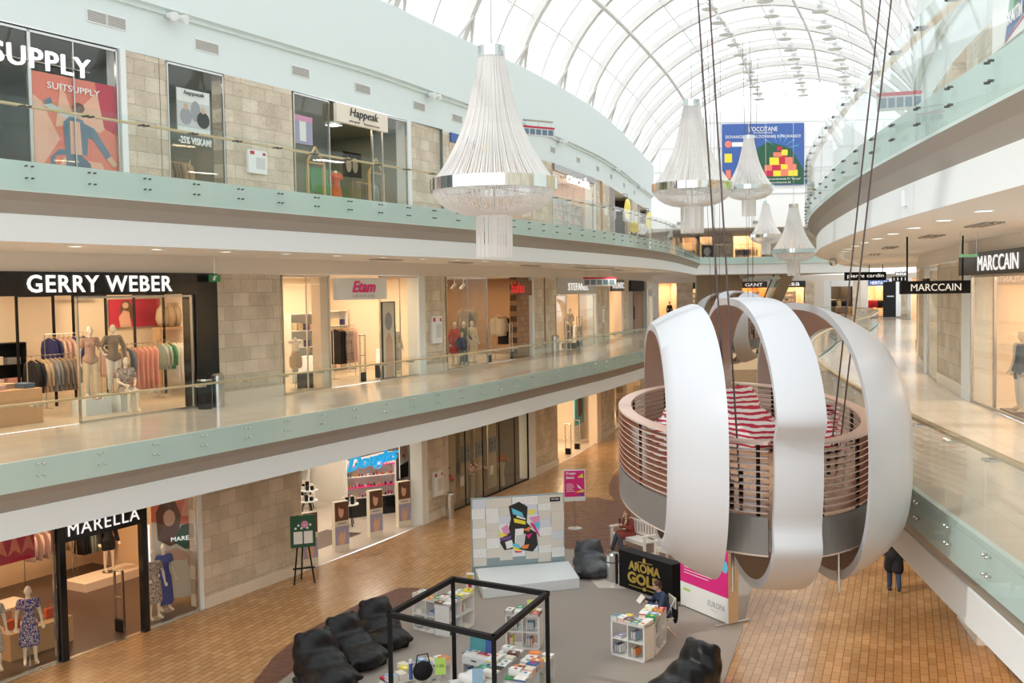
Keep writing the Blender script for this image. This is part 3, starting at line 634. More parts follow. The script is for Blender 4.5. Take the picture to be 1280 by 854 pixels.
for x0,x1,k in segsM:
    if k=='p': farpier(101,x0,x1,F1)
    elif k in 'wc': farpier(101,x0,x1,F1,BULK if k=='c' else WHITE)
    else:
        d=dict(s1=(None,None,PEACHW,260,''),s2=(' ',PR['dgreen'],WARMWALL,200,'dark green sign left of the tall beige wall'),gant=('GANT',BLACK,mat('orange_wood_wall',(.62,.30,.10),.5),420,'black sign with bold white four letter name on the far wall'),bags=('rasa',BLACK,WARMWALL,480,'black sign over the far accessories shop'),s3=(' ',WHITE,DWALL,260,'white sign over the dark far clothes shop'),s4=('HERITAGE',PR['blue'],WARMWALL,330,'dark blue sign over the far shop with red clothes'))[k]
        f=farshop(101,x0,x1,F1,d[4],d[0],d[1],LETW if d[1] is not WHITE else PR['grey'],d[2],d[3])
        if k in('bags','gant','s2'): shelfunit(f,f.W*.5,2.0,f.W*.8,2.4,5,{'bags':'in the far accessories shop','gant':'in the far shop with orange wood walls','s2':'in the far shop left of the beige wall'}[k],WPLY,6,icat='handbag')
        if k in('s3','s4','gant'): rack(f,f.W*.5,.9,f.W*.8,[('black' if k=='s3' else 'red','jacket',4),('cream' if k!='s4' else 'red','shirt',3),('black','jacket',4)],{'s3':'in the dark far clothes shop','s4':'in the far shop with red clothes','gant':'at the front of the far orange wood shop'}[k],1.5)
for x0,x1,k in [(9,14.3,'p'),(14.3,15.6,'w'),(15.6,17.6,'b'),(17.6,18.9,'ck'),(18.9,20.7,'p'),(20.7,23.5,'bs'),(23.5,25,'p'),(25,27.6,'q'),(27.6,35,'p')]:
    if k=='p': farpier(97,x0,x1,F2)
    elif k=='w': farpier(97,x0,x1,F2,WHITE)
    else:
        d=dict(b=('',BLACK,WARMWALL,220,''),ck=('Calvin Klein',WHITE,PEACHW,200,'white sign with grey name on the far upper wall'),bs=('300m2',BLACK,PEACHW,420,'black sign with white figures on the far upper wall'),q=(' ',PR['brown'],WARMWALL,200,'brown sign behind the farthest chandeliers'))[k]
        f=farshop(97,x0,x1,F2,d[4],d[0],d[1],LETW if k!='ck' else PR['grey'],d[2],d[3])
        if k=='b': poster(f,.1,1.9,1.9,3.0,-.05,'dark blue picture sign on the far upper wall',PR['blue'],[(PR['purple'],[(0,0),(1,0),(1,.4),(0,.3)])])
        if k=='ck': poster(f,.15,1.2,.1,1.7,-.05,'black and white portrait poster on the far upper wall',PR['black'],[(PR['lgrey'],ell(.5,.6,.3,.25)),(PR['grey'],[(.1,0),(.2,.35),(.8,.35),(.9,0)])])
        if k=='bs': rack(f,1.4,.8,2.2,[('grey','jacket',4),('navy','jacket',3),('cream','shirt',4)],'in the far upper shop under the white figures',1.4)
b=MB(); b.box((15.3,86,F1-.5),(19.1,86.5,9.02)); structure('wall_beige_panel',b,mat('taupe_panel',(.36,.29,.20),.7))
b=MB(); b.box((33.0,92,F1),(34.0,92.4,8.3)); st(ob('pillar_black',b,BLACKM)); t=thing('column_sign','small pale sign on the black column','sign',(33.5,91.97,7.0)); b=MB(); b.box((-.3,-.01,-.05),(.3,.01,.05)); ob('sign_plate',b,PR['lgrey'],t)
# escalator at the far end
t=thing('escalator','escalator rising from the far middle gallery to the upper gallery','escalator',(22.4,91.5,F1)); P0=V(0,0,0); P1=V(-.1,-9.2,F2-F1)
for s in (-.55,.55):
    b=MB(); b.poly([(s,0,-.5),(s,0,1.0),(s-.1,-9.2,F2-F1+1.0),(s-.1,-9.2,F2-F1-.5)],0,(.03,0,0)); ob('side_glass',b,GLASS2,t); b=MB(); b.tube([(s,.5,.95),(s,0,1.0),(s-.1,-9.2,F2-F1+1.0)],.05,8); ob('handrail',b,BLACKM,t)
b=MB(); b.poly([(-.5,0,-.45),(.5,0,-.45),(.4,-9.2,F2-F1-.45),(-.6,-9.2,F2-F1-.45)],0,(0,0,.3)); ob('truss',b,mat('brass_truss',(.55,.50,.38),.5,.3),t)
b=MB()
for k in range(26): b.box((-.5-.004*k,-.35*k-.35,.2*k-.1),(.5-.004*k,-.35*k,.2*k+.1))
ob('step',b,STEEL,t)
t=thing('landing_canopy','greenish slab with grey box hanging by the far escalator','canopy',(20.0,84.5,8.8)); b=MB(); b.box((-1.0,-1,-.2),(1.6,1,0)); ob('slab',b,GEDGE,t); b=MB(); b.box((-1.3,-.8,-.1),(-.4,.8,.55)); ob('grey_box',b,GREY,t); b=MB(); b.tube([(-.8,0,.5),(-.8,0,.9)],.03,6); ob('hanger',b,STEEL,t)
b=MB(); b.box((0,101,0),(46,101.3,F1)); structure('wall_far',b,STONE)
b=MB(); b.poly([(5,90,-.05),(46,90,-.05),(46,102,-.05),(5,102,-.05)],0,(0,0,.045)); structure('floor',b,TILE)
b=MB(); b.box((7,91.3,F1-1.3),(44,101,F1-.52)); structure('ceiling',b,SOFF)
for i,(x0,x1) in enumerate(((14,18),(19.5,24),(25.5,30))):
    f=Fr((x0,100.9),(x1,100.9),0); b=MB(); b.box((0,-.12,0),(f.W,-.02,3.2)); o=ob('lit_shop_window',b,mat('far_lit_window',(.9,.65,.38),.5,0,.5),None,f.A,0); tag(o,['left','middle','right'][i]+' lit shop window at the far end of the ground floor','shop window')
# ------------------------------------------------------------------ downlights in the soffits
dl=MB(); dl.lathe([(0,-.012),(.115,-.012)],20,0); dl.lathe([(.115,-.016),(.145,-.016),(.145,.0)],20,1); dlm=dl.mesh('downlight')
for sd in 'LR':
    for F,lev in ((F2-1.36,'middle'),(F1-1.36,'ground')):
        Q=offc(EC[sd],SGN[sd]*1.1); L_=arcl(Q)[-1]; s=1.5; i=0
        while s<min(L_,78):
            p=pt(Q,s); o=put('downlight',dlm,[LAMPW,WHITE],None,(p.x,p.y,F)); side='left' if sd=='L' else 'right'
            tag(o,f'round recessed downlight in the ceiling of the {side} {lev} gallery','downlight',f'downlights of the {side} {lev} gallery')
            if i%2==0 and s<66 and p.y>8:
                l=bpy.data.lights.new('downlight_lamp','SPOT'); l.energy=(190 if lev=='middle' else 240)*DOWNK; l.spot_size=2.3; l.spot_blend=.8; l.shadow_soft_size=.1; l.color=(1,.90,.76) if lev=='middle' else (1,.76,.50)
                lo=bpy.data.objects.new('downlight_lamp',l); C.objects.link(lo); lo.location=(p.x,p.y,F-.05)
            s+=2.0; i+=1
for sd,ss in (('L',(22.5,27,33,39,45)),('R',(20,24,30,36))):
    for i,s in enumerate(ss):
        f=seg(sd,s,s+1.4,F2-1.36); b=MB()
        for k in range(3): b.box((0,-1.7+.12*k,-.03),(1.3,-1.64+.12*k,0))
        tag(ob('ceiling_grille',b,GREY,None,f.A,f.rz),['first','second','third','fourth','fifth'][i]+f' slotted air grille from the camera in the {"left" if sd=="L" else "right"} gallery ceiling','grille')
# ------------------------------------------------------------------ chandeliers
prof=[(.25,2.42),(.27,2.3),(.33,2.0),(.40,1.7),(.47,1.4),(.57,1.1),(.70,.8),(.86,.5),(1.02,.25),(1.15,.08)]
def strands(prof,n,r,jit=.02,seed=1):
    rn=random.Random(seed); b=MB()
    for k in range(n):
        a=2*PI*k/n+rn.uniform(-.01,.01); j=rn.uniform(-jit,0); b.tube([((R+j)*math.cos(a),(R+j)*math.sin(a),z) for R,z in prof],r,3,0,None,False)
    return b
BEAD=mat('crystal_bead_strand',(.98,.97,.96),.3); nt=BEAD.node_tree; bb=nt.nodes['Principled BSDF']; tr=nd(BEAD,'ShaderNodeBsdfTranslucent'); tr.inputs[0].default_value=(1,.99,.97,1); mx=nd(BEAD,'ShaderNodeMixShader'); mx.inputs[0].default_value=.45
nt.links.new(bb.outputs[0],mx.inputs[1]); nt.links.new(tr.outputs[0],mx.inputs[2]); nt.links.new(mx.outputs[0],nt.nodes['Material Output'].inputs[0])
m_up=strands(prof,215,.0085).mesh('s'); m_bowl=strands([(1.17,-.10),(1.13,-.22),(1.02,-.35),(.85,-.46),(.62,-.54),(.36,-.58)],230,.0075,.015,2).mesh('s'); m_drum=strands([(.35,-.56),(.35,-1.0),(.35,-1.38)],90,.0095,.05,3).mesh('s')
m_in=strands([(.2,2.3),(.24,1.5),(.35,.6),(.5,0)],50,.010,.1,4).mesh('s')
ch=[(-.3,19.9,9.98,'nearest and largest-looking chandelier of pale bead strings'),(5.5,31.5,11.0,'second chandelier from the camera, right of the nearest one'),(11.9,52,12.9,'third chandelier, in front of the blue banner'),(15.75,58,9.96,'lower right chandelier beside the curved upper gallery'),(19.16,78.2,11.81,'farthest chandelier, left of the lower right one')]
for i,(x,y,z,lb) in enumerate(ch):
    t=thing('chandelier',lb,'chandelier',(x,y,z)); put('upper_strands',m_up,BEAD,t)['kind']='stuff'; put('bowl_strands',m_bowl,BEAD,t)['kind']='stuff'; put('drum_strands',m_drum,BEAD,t)['kind']='stuff'; put('inner_strands',m_in,BEAD,t)['kind']='stuff'
    b=MB(); b.lathe([(1.17,-.12),(1.21,-.12),(1.21,.10),(1.17,.10)],72); ob('chrome_band',b,CHROME,t,smooth=True).data.set_sharp_from_angle(angle=.6)
    b=MB(); b.lathe([(.22,2.40),(.26,2.40),(.26,2.60),(.22,2.60),(0,2.6)],24); ob('chrome_cap',b,CHROME,t)
    b=MB(); b.tube([(0,0,2.6),(0,0,22.5-z if y<70 else 21.5-z)],.012,5); ob('suspension_cable',b,STEEL,t)
    b=MB(); b.tube([(0,0,-.5),(0,0,2.4)],.02,6)
    for a in range(6): b.tube([(0,0,-.05),(1.17*math.cos(a*PI/3),1.17*math.sin(a*PI/3),-.05)],.012,5)
    ob('inner_frame',b,STEEL,t)
# ------------------------------------------------------------------ hanging pods
def sA(u): return 4.72*(1-(abs(u)/2.3)**2.2)**(1/2.2)
def sB(u): return 1.90*(1-(abs(u)/2.2)**2.2)**(1/2.2)
def shellpt(u,t,ins=0,notch=False):
    a,b_=sA(u)-ins,sB(u)-ins; e=2/2.5; c,s=math.cos(t),math.sin(t)
    y=-a*math.copysign(abs(c)**e,c); z=b_*(1 if s>0 else 1.17)*math.copysign(abs(s)**e,s)
    if notch:
        f_=max(0,min(1,(z+1.12)/.38))*max(0,min(1,(.52-z)/.3)); f_=f_*f_*(3-2*f_); y-=math.copysign(.26*f_,y)
    return (u,y,z)
def band(u1,u2,notch=False,n=120,k=6,th_=.11):
    b=MB(); us=[u1+(u2-u1)*i/k for i in range(k+1)]; R=[]
    for i in range(n):
        t=2*PI*i/n; R.append([shellpt(u,t,0,notch) for u in us]+[shellpt(u,t,th_,notch) for u in us[::-1]])
    m=2*(k+1)
    for r in R: b.v+=r
    for i in range(n):
        j=(i+1)%n
        for e in range(m): b.f.append((i*m+e,i*m+(e+1)%m,j*m+(e+1)%m,j*m+e)); b.m.append(1 if k<e<m-1 else 0)
    return b
def podmeshes():
    d={}
    d['A']=band(-1.47,-.80).mesh('s'); d['B']=band(-.27,.29,True).mesh('s'); d['C']=band(.80,1.47).mesh('s')
    for m in (d['A'],d['B'],d['C']): fixn(m); m.polygons.foreach_set('use_smooth',[True]*len(m.polygons)); m.set_sharp_from_angle(angle=.9)
    return d
PM=podmeshes()
ex,ey=2.02,4.17
def EX(c): return 2.02-(.32*min(1,c/.35) if c>0 else 0)
def ringseg(z,w_,h,a0,a1,n=40,r_in=0,k=(0,1)):
    b=MB(); 
    for i in range(n+1):
        a=a0+(a1-a0)*i/n; c,s=math.cos(a),math.sin(a)
        o=(EX(c)*c,ey*s); nn=Vector((c/EX(c),s/ey)).normalized(); q=(o[0]-nn.x*w_,o[1]-nn.y*w_); o=(o[0]-nn.x*r_in,o[1]-nn.y*r_in)
        b.v+=[(o[0],o[1],z),(o[0],o[1],z+h),(q[0],q[1],z+h),(q[0],q[1],z)]
    for i in range(n):
        for e in range(4): b.f.append((4*i+e,4*i+(e+1)%4,4*i+4+(e+1)%4,4*i+4+e)); b.m.append(k[1] if e in(1,3) else k[0])
    b.f.append((0,1,2,3)); b.m.append(0); b.f.append((4*n+3,4*n+2,4*n+1,4*n)); b.m.append(0); return b
def pod(loc,rz,label,detail=True):
    t=thing('hanging_pod',label,'hanging pod',loc,rz)
    for k in 'ABC': put('shell_hoop',PM[k],[SHELL,SHELLIN],t)
    g=.15
    arcs=[(-PI/2+g,-PI/2+g+1.42),(PI/2-g-1.42,PI/2-g),(PI/2+g,PI/2+g+1.42),(1.5*PI-g-1.42,1.5*PI-g)]
    arcs=[(-PI/2+g,PI/2-g),(PI/2+g,1.5*PI-g)]
    zf=5.16-5.9
    for i,(a0,a1) in enumerate(arcs):
        for k in range(10): o=ob('slat',ringseg(zf+.08+k*.083,.13,.014,a0,a1,60),[SLATW,POLISH],t)
        ob('rail_cap',ringseg(zf+.91,.20,.03,a0,a1,60),[SLATW,PINKCAP],t)
        ob('deck_fascia',ringseg(zf-.42,.03,.46,a0,a1,60),GREYMET,t)
        ob('deck_edge',ringseg(zf-.44,.05,.02,a0,a1,60),SLATW,t)
        for q in (.02,.16,.34,.5,.66,.84,.98):
            a=a0+(a1-a0)*q; c,s=math.cos(a),math.sin(a); x,y=EX(c)*c*.955,ey*s*.975; b=MB(); b.box((x-.02,y-.03,zf),(x+.02,y+.03,zf+.90)); ob('post',b,BLACKM,t)
    b=MB(); n=64; b.poly([(EX(math.cos(2*PI*i/n))*.985*math.cos(2*PI*i/n),ey*.985*math.sin(2*PI*i/n),zf-.1) for i in range(n)],0,(0,0,.1)); ob('deck',b,PODFLOOR,t)
    b=MB(); b.box((-1.0,-2.7,zf-.72),(1.0,2.7,zf-.42)); ob('underfloor_box',b,WHITE,t,bevel=.02)
    for x in (-.6,.75):
        for y in (-3.1,3.1): b=MB(); b.tube([(x,y,zf-.1),(x,y,zf-1.15)],.022,8); ob('strut',b,STEEL,t)
    return t
pod((3.70,16.4,5.9),-.09,'large white hooped lounge pod hanging in the foreground')
pod((12.6,59,5.9),-.40,'small-looking second hooped pod far behind the large one')
def cable(p0,p1,label,g=.06):
    t=thing('suspension_rope',label,'rope',p0); d=Vector(p1)-Vector(p0)
    for s in (-g,g): b=MB(); b.tube([(s,0,0),(d.x+s*1.6,d.y,d.z)],.0115,6); ob('steel_rope',b,mat('dark_rope',(.10,.07,.07),.5,.3),t)
    b=MB(); b.tube([(-g,0,.0),(-g,0,.35)],.028,8); b.tube([(g,0,.05),(g,0,.5)],.028,8); ob('turnbuckle',b,BLACKM,t)
cable((2.82,13.1,5.17),(2.2,14.6,21),'front left pair of dark ropes holding the large pod')
cable((4.72,15.3,5.17),(5.88,13.4,21),'front right pair of dark ropes holding the large pod')
for i,(x,y) in enumerate([(11.05,56.5),(12.95,56.2),(12.25,62),(14.05,61.5)]): cable((x,y,5.17),(x-.5+i*.3,y,21.4),['left near','right near','left far','right far'][i]+' pair of ropes holding the second pod',.12)
# ------------------------------------------------------------------ bean bags
def beanmesh(seed):
    rn=random.Random(seed); b=MB(); b.sph((0,-.22,.21),(.44,.50,.24),0,24,14); b.sph((0,.12,.30),(.46,.42,.32),0,24,14); b.sph((0,.30,.50),(.40,.25,.42),0,24,14)
    for s in (-1,1): b.cap((s*.16,.32,.60),.19,(s*.24,.36,.80),.10); b.cap((s*.3,-.4,.2),.14,(s*.40,-.55,.20),.06)
    b.box((-.4,-.5,.0),(.4,.4,.1)); me=remesh(b,.032,9)
    for v in me.vertices:
        x,y,z=v.co; w_=.016*math.sin(9*x+5*z+rn.random()*0+seed)+.012*math.sin(17*y-11*z+seed*2)+.010*math.sin(23*(x+y)+seed)
        n_=v.normal; v.co=v.co+n_*w_*.42*(1 if z>.04 else .1); v.co.z=max(v.co.z,0)
    return me
STRIPE=fabric('zigzag_red_white',(.48,.02,.05),(.80,.76,.74),4.2,'band')
bms=[beanmesh(1),beanmesh(2),beanmesh(3)]
BB=[((-3.95,20.85),.62,0,'black leather bean bag nearest the left carpet edge, first of three',LEATHER,1.25),((-3.52,22.05),.75,1,'middle black leather bean bag of the three at left',LEATHER,1.2),((-3.08,23.25),.5,2,'third black leather bean bag, beside the black cube frame',LEATHER,1.15),((2.1,28.8),.05,1,'dark grey leather bean bag beside the white stage',GLEATHER,1.08),((3.3,19.85),-.9,0,'black bean bag cut by the bottom photo edge',LEATHER,1.25)]
for (x,y),rz,k,lb,m,s in BB:
    o=put('bean_bag',bms[k],m,None,(x,y,.017),rz); o.scale=(s,s,s*.92); tag(o,lb,'bean bag')
for i,(x,y,rz,s) in enumerate([(4.2,18.2,.5,1.15),(2.75,18.3,-.9,.9),(5.2,17.4,-.4,.85),(2.45,16.1,-1.2,.75)]):
    o=put('bean_bag',bms[i%3],STRIPE,None,(x,y,5.165),rz); o.scale=(s,)*3; tag(o,['large red and white zigzag bean bag in the pod centre','red and white bean bag at the pod rear left','red and white bean bag at the pod right side','red and white bean bag behind the left slats'][i],'bean bag')
# ------------------------------------------------------------------ left middle gallery shops
def roomx(f,ext,*a,**k):
    g=Fr(f.A,f.P(f.W+ext),f.z); g.A=f.A; room(g,*a,**k); return g
def W2(s): return s
# ladieswear shop with black sign
pier('L',17.79,20.29,F1)
f=seg('L',6.5,17.05,F1); gw=f.W; f=Fr(pt(WL,9.0),pt(WL,17.05),F1)
roomx(Fr(pt(WL,6.6),pt(WL,17.05),F1),3.1,4.6,H-.1,WARMWALL,SANDF,800,n=3)
t=panelsign(f,0,f.W,2.86,H,'long glossy black fascia sign with large white capital letters')
text('GERRY WEBER',3.95,.38,5.25-f.W/2,.0,t,LETW,y=-.08,bold=.02,space=1.12)
column('L',17.05,17.79,F1,BLACK,out=.08)
glassfront(f,4.6,8.0,2.84,'frameless shop glass in front of the mannequins under the black sign',v=.02)
MG=[((5.95,1.3),'bent',(('top','floral'),('trousers','cream')),'standing mannequin in floral blouse and cream trousers on white plinth'),((7.0,1.75),'hip',(('jacket','taupe'),('trousers','white')),'standing mannequin in taupe cardigan beside the seated one')]
for (u,v),pz,wr,lb in MG:
    mannequin(f.P(u,v,.41),f.rz-.35,lb,pz,wr)
box_thing('plinth','white plinth under the mannequin in cream trousers','plinth',f,5.95,1.3,0,.75,.5,.41,WHITE)
box_thing('plinth','white plinth under the mannequin in the taupe cardigan','plinth',f,7.0,1.75,0,.7,.5,.41,WHITE)
mannequin(f.P(6.75,1.0,0),f.rz-.3,'seated mannequin in dark floral dress beside white block','sit',(('top','darkfloral'),('shorts','darkfloral')),stand=False)
box_thing('stool_block','white block under the seated mannequin','block',f,6.72,1.16,0,.4,.36,.44,WHITE)
PB=2.9
rack(f,8.5,PB,1.9,[('rose','shirt',2),('beige','jacket',2),('denim','jacket',1),('pink','dress',5)],'behind the seated mannequin',1.55)
rack(f,10.4,3.0,1.7,[('sage','shirt',2),('green','shirt',1),('white','dress',4),('rose','jacket',2),('floral','shirt',2)],'next to the black pillar',1.6)
rack(f,5.6,2.2,1.4,[('black','jacket',2),('beige','jacket',2),('grey','jacket',2),('taupe','jacket',4)],'left of the standing mannequins',1.45)
rack(f,7.0,3.5,1.3,[('navy','shirt',2),('rose','shirt',3),('cobalt','shirt',3)],'behind the taupe jackets, blue blouses at its end',1.9)
shelfunit(f,5.0,4.15,2.6,1.7,3,'on the left of the ladieswear shop with bags on it',BLACKM,5)
b=MB(); b.box((-1.0,-.5,0),(1.0,.5,.8)); tag(ob('display_table',b,WOODW,None,f.P(3.4,1.5),f.rz,bevel=.01),'wooden display table with folded knitwear at the left edge','table')
for i,(dx,dy,fb) in enumerate([(-.7,0,'grey'),(-.3,.1,'white'),(.1,-.1,'rose'),(.5,.1,'beige'),(.75,-.2,'denim')]):
    b=MB()
    for a in range(3): b.box((-.15,-.2,.04*a),(.15,.2,.04*a+.034))
    tag(ob('folded_knitwear',b,FB[fb],None,f.P(3.4+dx,1.5+dy,.8),f.rz,bevel=.01),f'{fb} folded knitwear on the wooden table at the left edge','knitwear')
poster(f,9.2,11.0,1.95,2.75,4.5,'dark red wall poster showing a long haired woman',PR['red'],[(PR['brown'],[(.22,.25),(.2,.7),(.27,.95),(.38,.95),(.46,.7),(.45,.3)]),(PR['skin'],ell(.31,.78,.06,.11)),(PR['skin'],[(.2,0),(.17,.35),(.27,.62),(.38,.55),(.42,0)]),(PR['peach'],[(.2,.1),(.19,.4),(.28,.55),(.38,.5),(.4,.1)])])
for i,(u,v) in enumerate([(4.2,3.7),(6.3,3.75),(8.3,4.2),(9.9,3.7)]):
    t=thing('portal_frame',['black display portal left of the shelf','black display portal behind the blue blouses','tall black display portal behind the standing mannequins','black display portal in front of the red poster'][i],'display frame',f.P(u,v),f.rz)
    b=MB(); b.box((-.55,-.03,0),(-.5,.03,2.9)); b.box((.5,-.03,0),(.55,.03,2.9)); b.box((-.55,-.03,2.85),(.55,.03,2.9)); ob('frame_bars',b,BLACKM,t)
for i in range(3):
    b=MB(); b.lathe([(0,0),(.12,0),(.2,.25),(.16,.5),(.06,.62),(.08,.7),(0,.7)],16); 
    tag(ob('tall_vase',b,FB['beige'],None,f.P(10.55+i*.28,3.9,1.92),smooth=True),['left','middle','right'][i]+' tan vase of the three above the white dresses','vase')
b=MB(); b.box((-.55,-.2,1.86),(.5,.2,1.92)); b.box((-.53,-.15,0),(-.48,.15,1.86)); b.box((.43,-.15,0),(.48,.15,1.86)); tag(ob('vase_shelf',b,WOODW,None,f.P(10.85,3.9),f.rz),'high shelf carrying three tan vases','shelf')
for u,lb in ((7.9,'round black waste bin beside the black pillar'),(8.32,'round steel waste bin beside the stone wall')):
    t=thing('litter_bin',lb,'bin',f.P(u,-.45),f.rz); b=MB(); b.lathe([(0,.0),(.17,0),(.17,.8),(.12,.86),(0,.86)],20); ob('bin_body',b,BLACKM if u<8 else STEEL,t,smooth=False); b=MB(); b.lathe([(.172,.70),(.178,.70),(.178,.75),(.172,.75)],20); ob('bin_band',b,STEEL,t)
# lingerie shop
f=seg('L',20.29,27.86,F1)
roomx(f,1.3,5,H,PEACHW,SANDF,800,n=2)
glassfront(f,0.02,2.2,H-.02,'tall shop window left of the lingerie shop entrance',mull=[1.1])
glassfront(f,4.85,7.35,H-.02,'tall shop window right of the lingerie shop entrance',mull=[1.2])
t=panelsign(f,2.35,5.0,2.62,3.28,'white box sign with dark pink script word above entrance',WHITE,-.12,.16)
text('Etam',1.25,.36,.05,.07,t,mat('magenta_letters',(.50,.01,.12),.4,0,.25),y=-.1,shear=.3,bold=.03); text('LINGERIE',1.2,.09,.05,-.22,t,PR['lgrey'],y=-.09)
column('L',27.42+.0,27.86,F1,WHITE); 
b=MB(); b.box((0,-.02,0),(.5,.3,H)); structure('pillar_shopfront',b,PEACHW,loc=f.P(1.9,.12),rz=f.rz)
mannequin(f.P(1.2,.5,.05),f.rz-.5,'headless torso mannequin in beige lingerie in the left window','std',(('shorts','beige'),),headless=True)
mannequin(f.P(6.95,.8,.05),f.rz-.4,'mannequin in pale lace pyjamas in the right window','std',(('shirt','lace'),('trousers','lace')))
for i,(u,v,lb) in enumerate([(2.05,.75,'lit white display cube on black table in left lingerie window'),(5.95,.6,'lit white display cube in right lingerie window')]):
    box_thing('display_stand','black stand under the '+lb,'stand',f,u,v,.01,.5,.4,.45,BLACKM); box_thing('light_cube',lb,'light box',f,u,v,.46,.48,.3,.5,mat('lightbox_face',(1,.93,.8),.4,0,.5))
rack(f,5.4,1.8,1.2,[('black','dress',3),('darkfloral','dress',3),('rose','dress',2)],'just inside the lingerie shop door',1.75)
rack(f,7.0,3.2,1.3,[('rose','shirt',4),('white','shirt',4)],'deep inside the lingerie shop',1.6)
shelfunit(f,7.8,4.0,1.8,2.2,4,'on the back wall of the lingerie shop',WPLY,5)
shelfunit(f,3.6,2.0,1.4,2.2,4,'behind the left lingerie window',WPLY,4)
gate(f,4.35,.35,'steel security gate at the lingerie shop entrance',rot=PI/2)
poster(f,5.1,5.8,.06,2.5,.06,'framed portrait poster inside the right lingerie window',PR['cream'],[(PR['grey'],ell(.5,.75,.3,.12)),(PR['skin'],[(.2,0),(.25,.5),(.5,.62),(.8,.5),(.85,0)])],frame=BLACKM)
pier('L',27.86,29.47,F1)
def firebox(f,u,z,label,w_=.9,h=.75):
    t=thing('fire_cabinet',label,'fire cabinet',f.P(u,-.03,z),f.rz); b=MB(); b.box((-w_/2,-.06,-h/2),(w_/2,.028,h/2)); ob('cabinet_box',b,WHITE,t,bevel=.01)
    b=MB(); b.box((-w_*.1,-.066,-h*.3),(w_*.38,-.06,h*.2)); ob('printed_plan',b,PR['lgrey'],t); b=MB(); b.box((-w_*.42,-.066,h*.3),(-w_*.2,-.06,h*.45)); b.box((w_*.25,-.066,h*.3),(w_*.4,-.06,h*.42)); ob('red_mark',b,PR['red'],t)
firebox(seg('L',27.86,29.47,F1),.8,1.5,'white fire cabinet on the stone pier right of the lingerie shop',.75,.95)
# red lettered clothing shop
f=seg('L',29.47,37.3,F1); roomx(f,1.6,5.5,H,mat('brown_shop_wall',(.36,.22,.12),.6),SANDF,520,n=2)
glassfront(f,.05,3.45,H-.02,'large shop window with coats left of the red lettering',mull=[1.7])
t=panelsign(f,6.3,7.75,2.62,3.25,'brown shopfront panel carrying a red shop name',mat('brown_panel',(.22,.10,.04),.5),-.05,.06)
text('hialus',1.3,.45,-.8,.02,t,mat('red_letters',(.85,.02,.03),.4,0,.6),y=-.06,space=1.15)
b=MB(); b.box((0,0,0),(1.3,.3,H)); structure('wall_shopfront',b,bricky('brown_wood_tiles',(.30,.16,.07),(.42,.24,.12),(.12,.06,.03),.4,.22,.008,.6,'Object',(0,2),.5,.02,.1),loc=f.P(6.4,.05),rz=f.rz)
for (u,v,pz,wr,lb) in [(1.75,.55,'std',(('coat','red'),),'mannequin in red coat in the coat window'),(2.5,.55,'bent',(('coat','olive'),('trousers','black')),'mannequin in olive coat in the coat window'),(3.3,.6,'std',(('coat','cream'),),'mannequin in cream trench coat in the coat window'),(1.75,.25,'hip',(('jacket','navy'),('trousers','denim')),'small mannequin in navy jacket low in the coat window')]:
    mannequin(f.P(u,v,.05 if 'small' not in lb else .02),f.rz-.5,lb,pz,wr,scale=.95 if 'small' not in lb else .75)
rack(f,4.1,1.2,1.0,[('taupe','jacket',3),('beige','jacket',3)],'high behind the coat window mannequins',2.2)
rack(f,6.3,.75,1.1,[('cream','jacket',4),('beige','jacket',3),('black','dress',4)],'inside the brown tiled shop entrance',1.85)
gate(f,4.0,.2,'left security gate of the brown tiled shop',rot=PI/2); gate(f,6.1,.2,'right security gate of the brown tiled shop',rot=PI/2)
for i in range(4):
    t=thing('track_spotlight',['first','second','third','fourth'][i]+' white spotlight from the left above the coat window','spotlight',f.P(.6+i*.75,.7,H-.35),f.rz); b=MB(); b.tube([(0,0,.33),(0,0,.05)],.015,6); ob('spot_stem',b,WHITE,t); b=MB(); b.tube([(0,-.05,.08),(0,.12,-.1)],.06,12); ob('spot_head',b,WHITE,t)
column('L',37.3,37.49,F1); pier('L',37.49,40.35,F1)
tag(ob('litter_bin',MB().lathe([(0,0),(.17,0),(.17,.8),(.12,.86),(0,.86)],16),STEEL,None,seg('L',37.49,40.35,F1).P(1.4,-.5)),'grey litter bin before the stone wall right of the brown shop','bin')
# grey sign shop
f=seg('L',40.35,47.17,F1); roomx(f,2,5,H,PEACHW,SANDF,650)
t=panelsign(f,0,f.W,2.62,H,'wide pale grey fascia with thin white letters',mat('pale_grey_sign',(.50,.52,.50),.5)); text('STEFANEL',3.5,.34,0,-.02,t,LETW,y=-.07,space=1.15)
glassfront(f,.05,1.75,2.6,'left window under the pale grey fascia'); glassfront(f,3.9,6.7,2.6,'right window under the pale grey fascia')
mannequin(f.P(3.3,.3,.25),f.rz-.4,'mannequin with folded arms in cream jumper and grey trousers','cross',(('shirt','cream'),('trousers','grey')))
box_thing('plinth','dark plinth under the mannequin with folded arms','plinth',f,3.3,.3,.0,.8,.6,.25,BLACKM)
gate(f,2.4,.15,'security gate left of the mannequin with folded arms'); gate(f,4.5,.15,'security gate right of the mannequin with folded arms')
shelfunit(f,5.9,.6,1.2,1.0,2,'low inside the shop with the grey fascia',WPLY,4)
column('L',47.17,47.53,F1); pier('L',47.53,51.1,F1)
firebox(seg('L',47.53,51.1,F1),1.6,1.5,'narrow white cabinet on the stone wall right of the grey fascia',.6,.9)
f=seg('L',51.36,55.99,F1); roomx(f,2,5,H,PEACHW,SANDF,520); t=panelsign(f,0,f.W,2.72,H,'dark grey sign with pale capital letters after the second stone wall',mat('dark_grey_sign',(.09,.09,.09),.5)); text('ATLANTIC',4.2,.34,0,0,t,LETW,y=-.07)
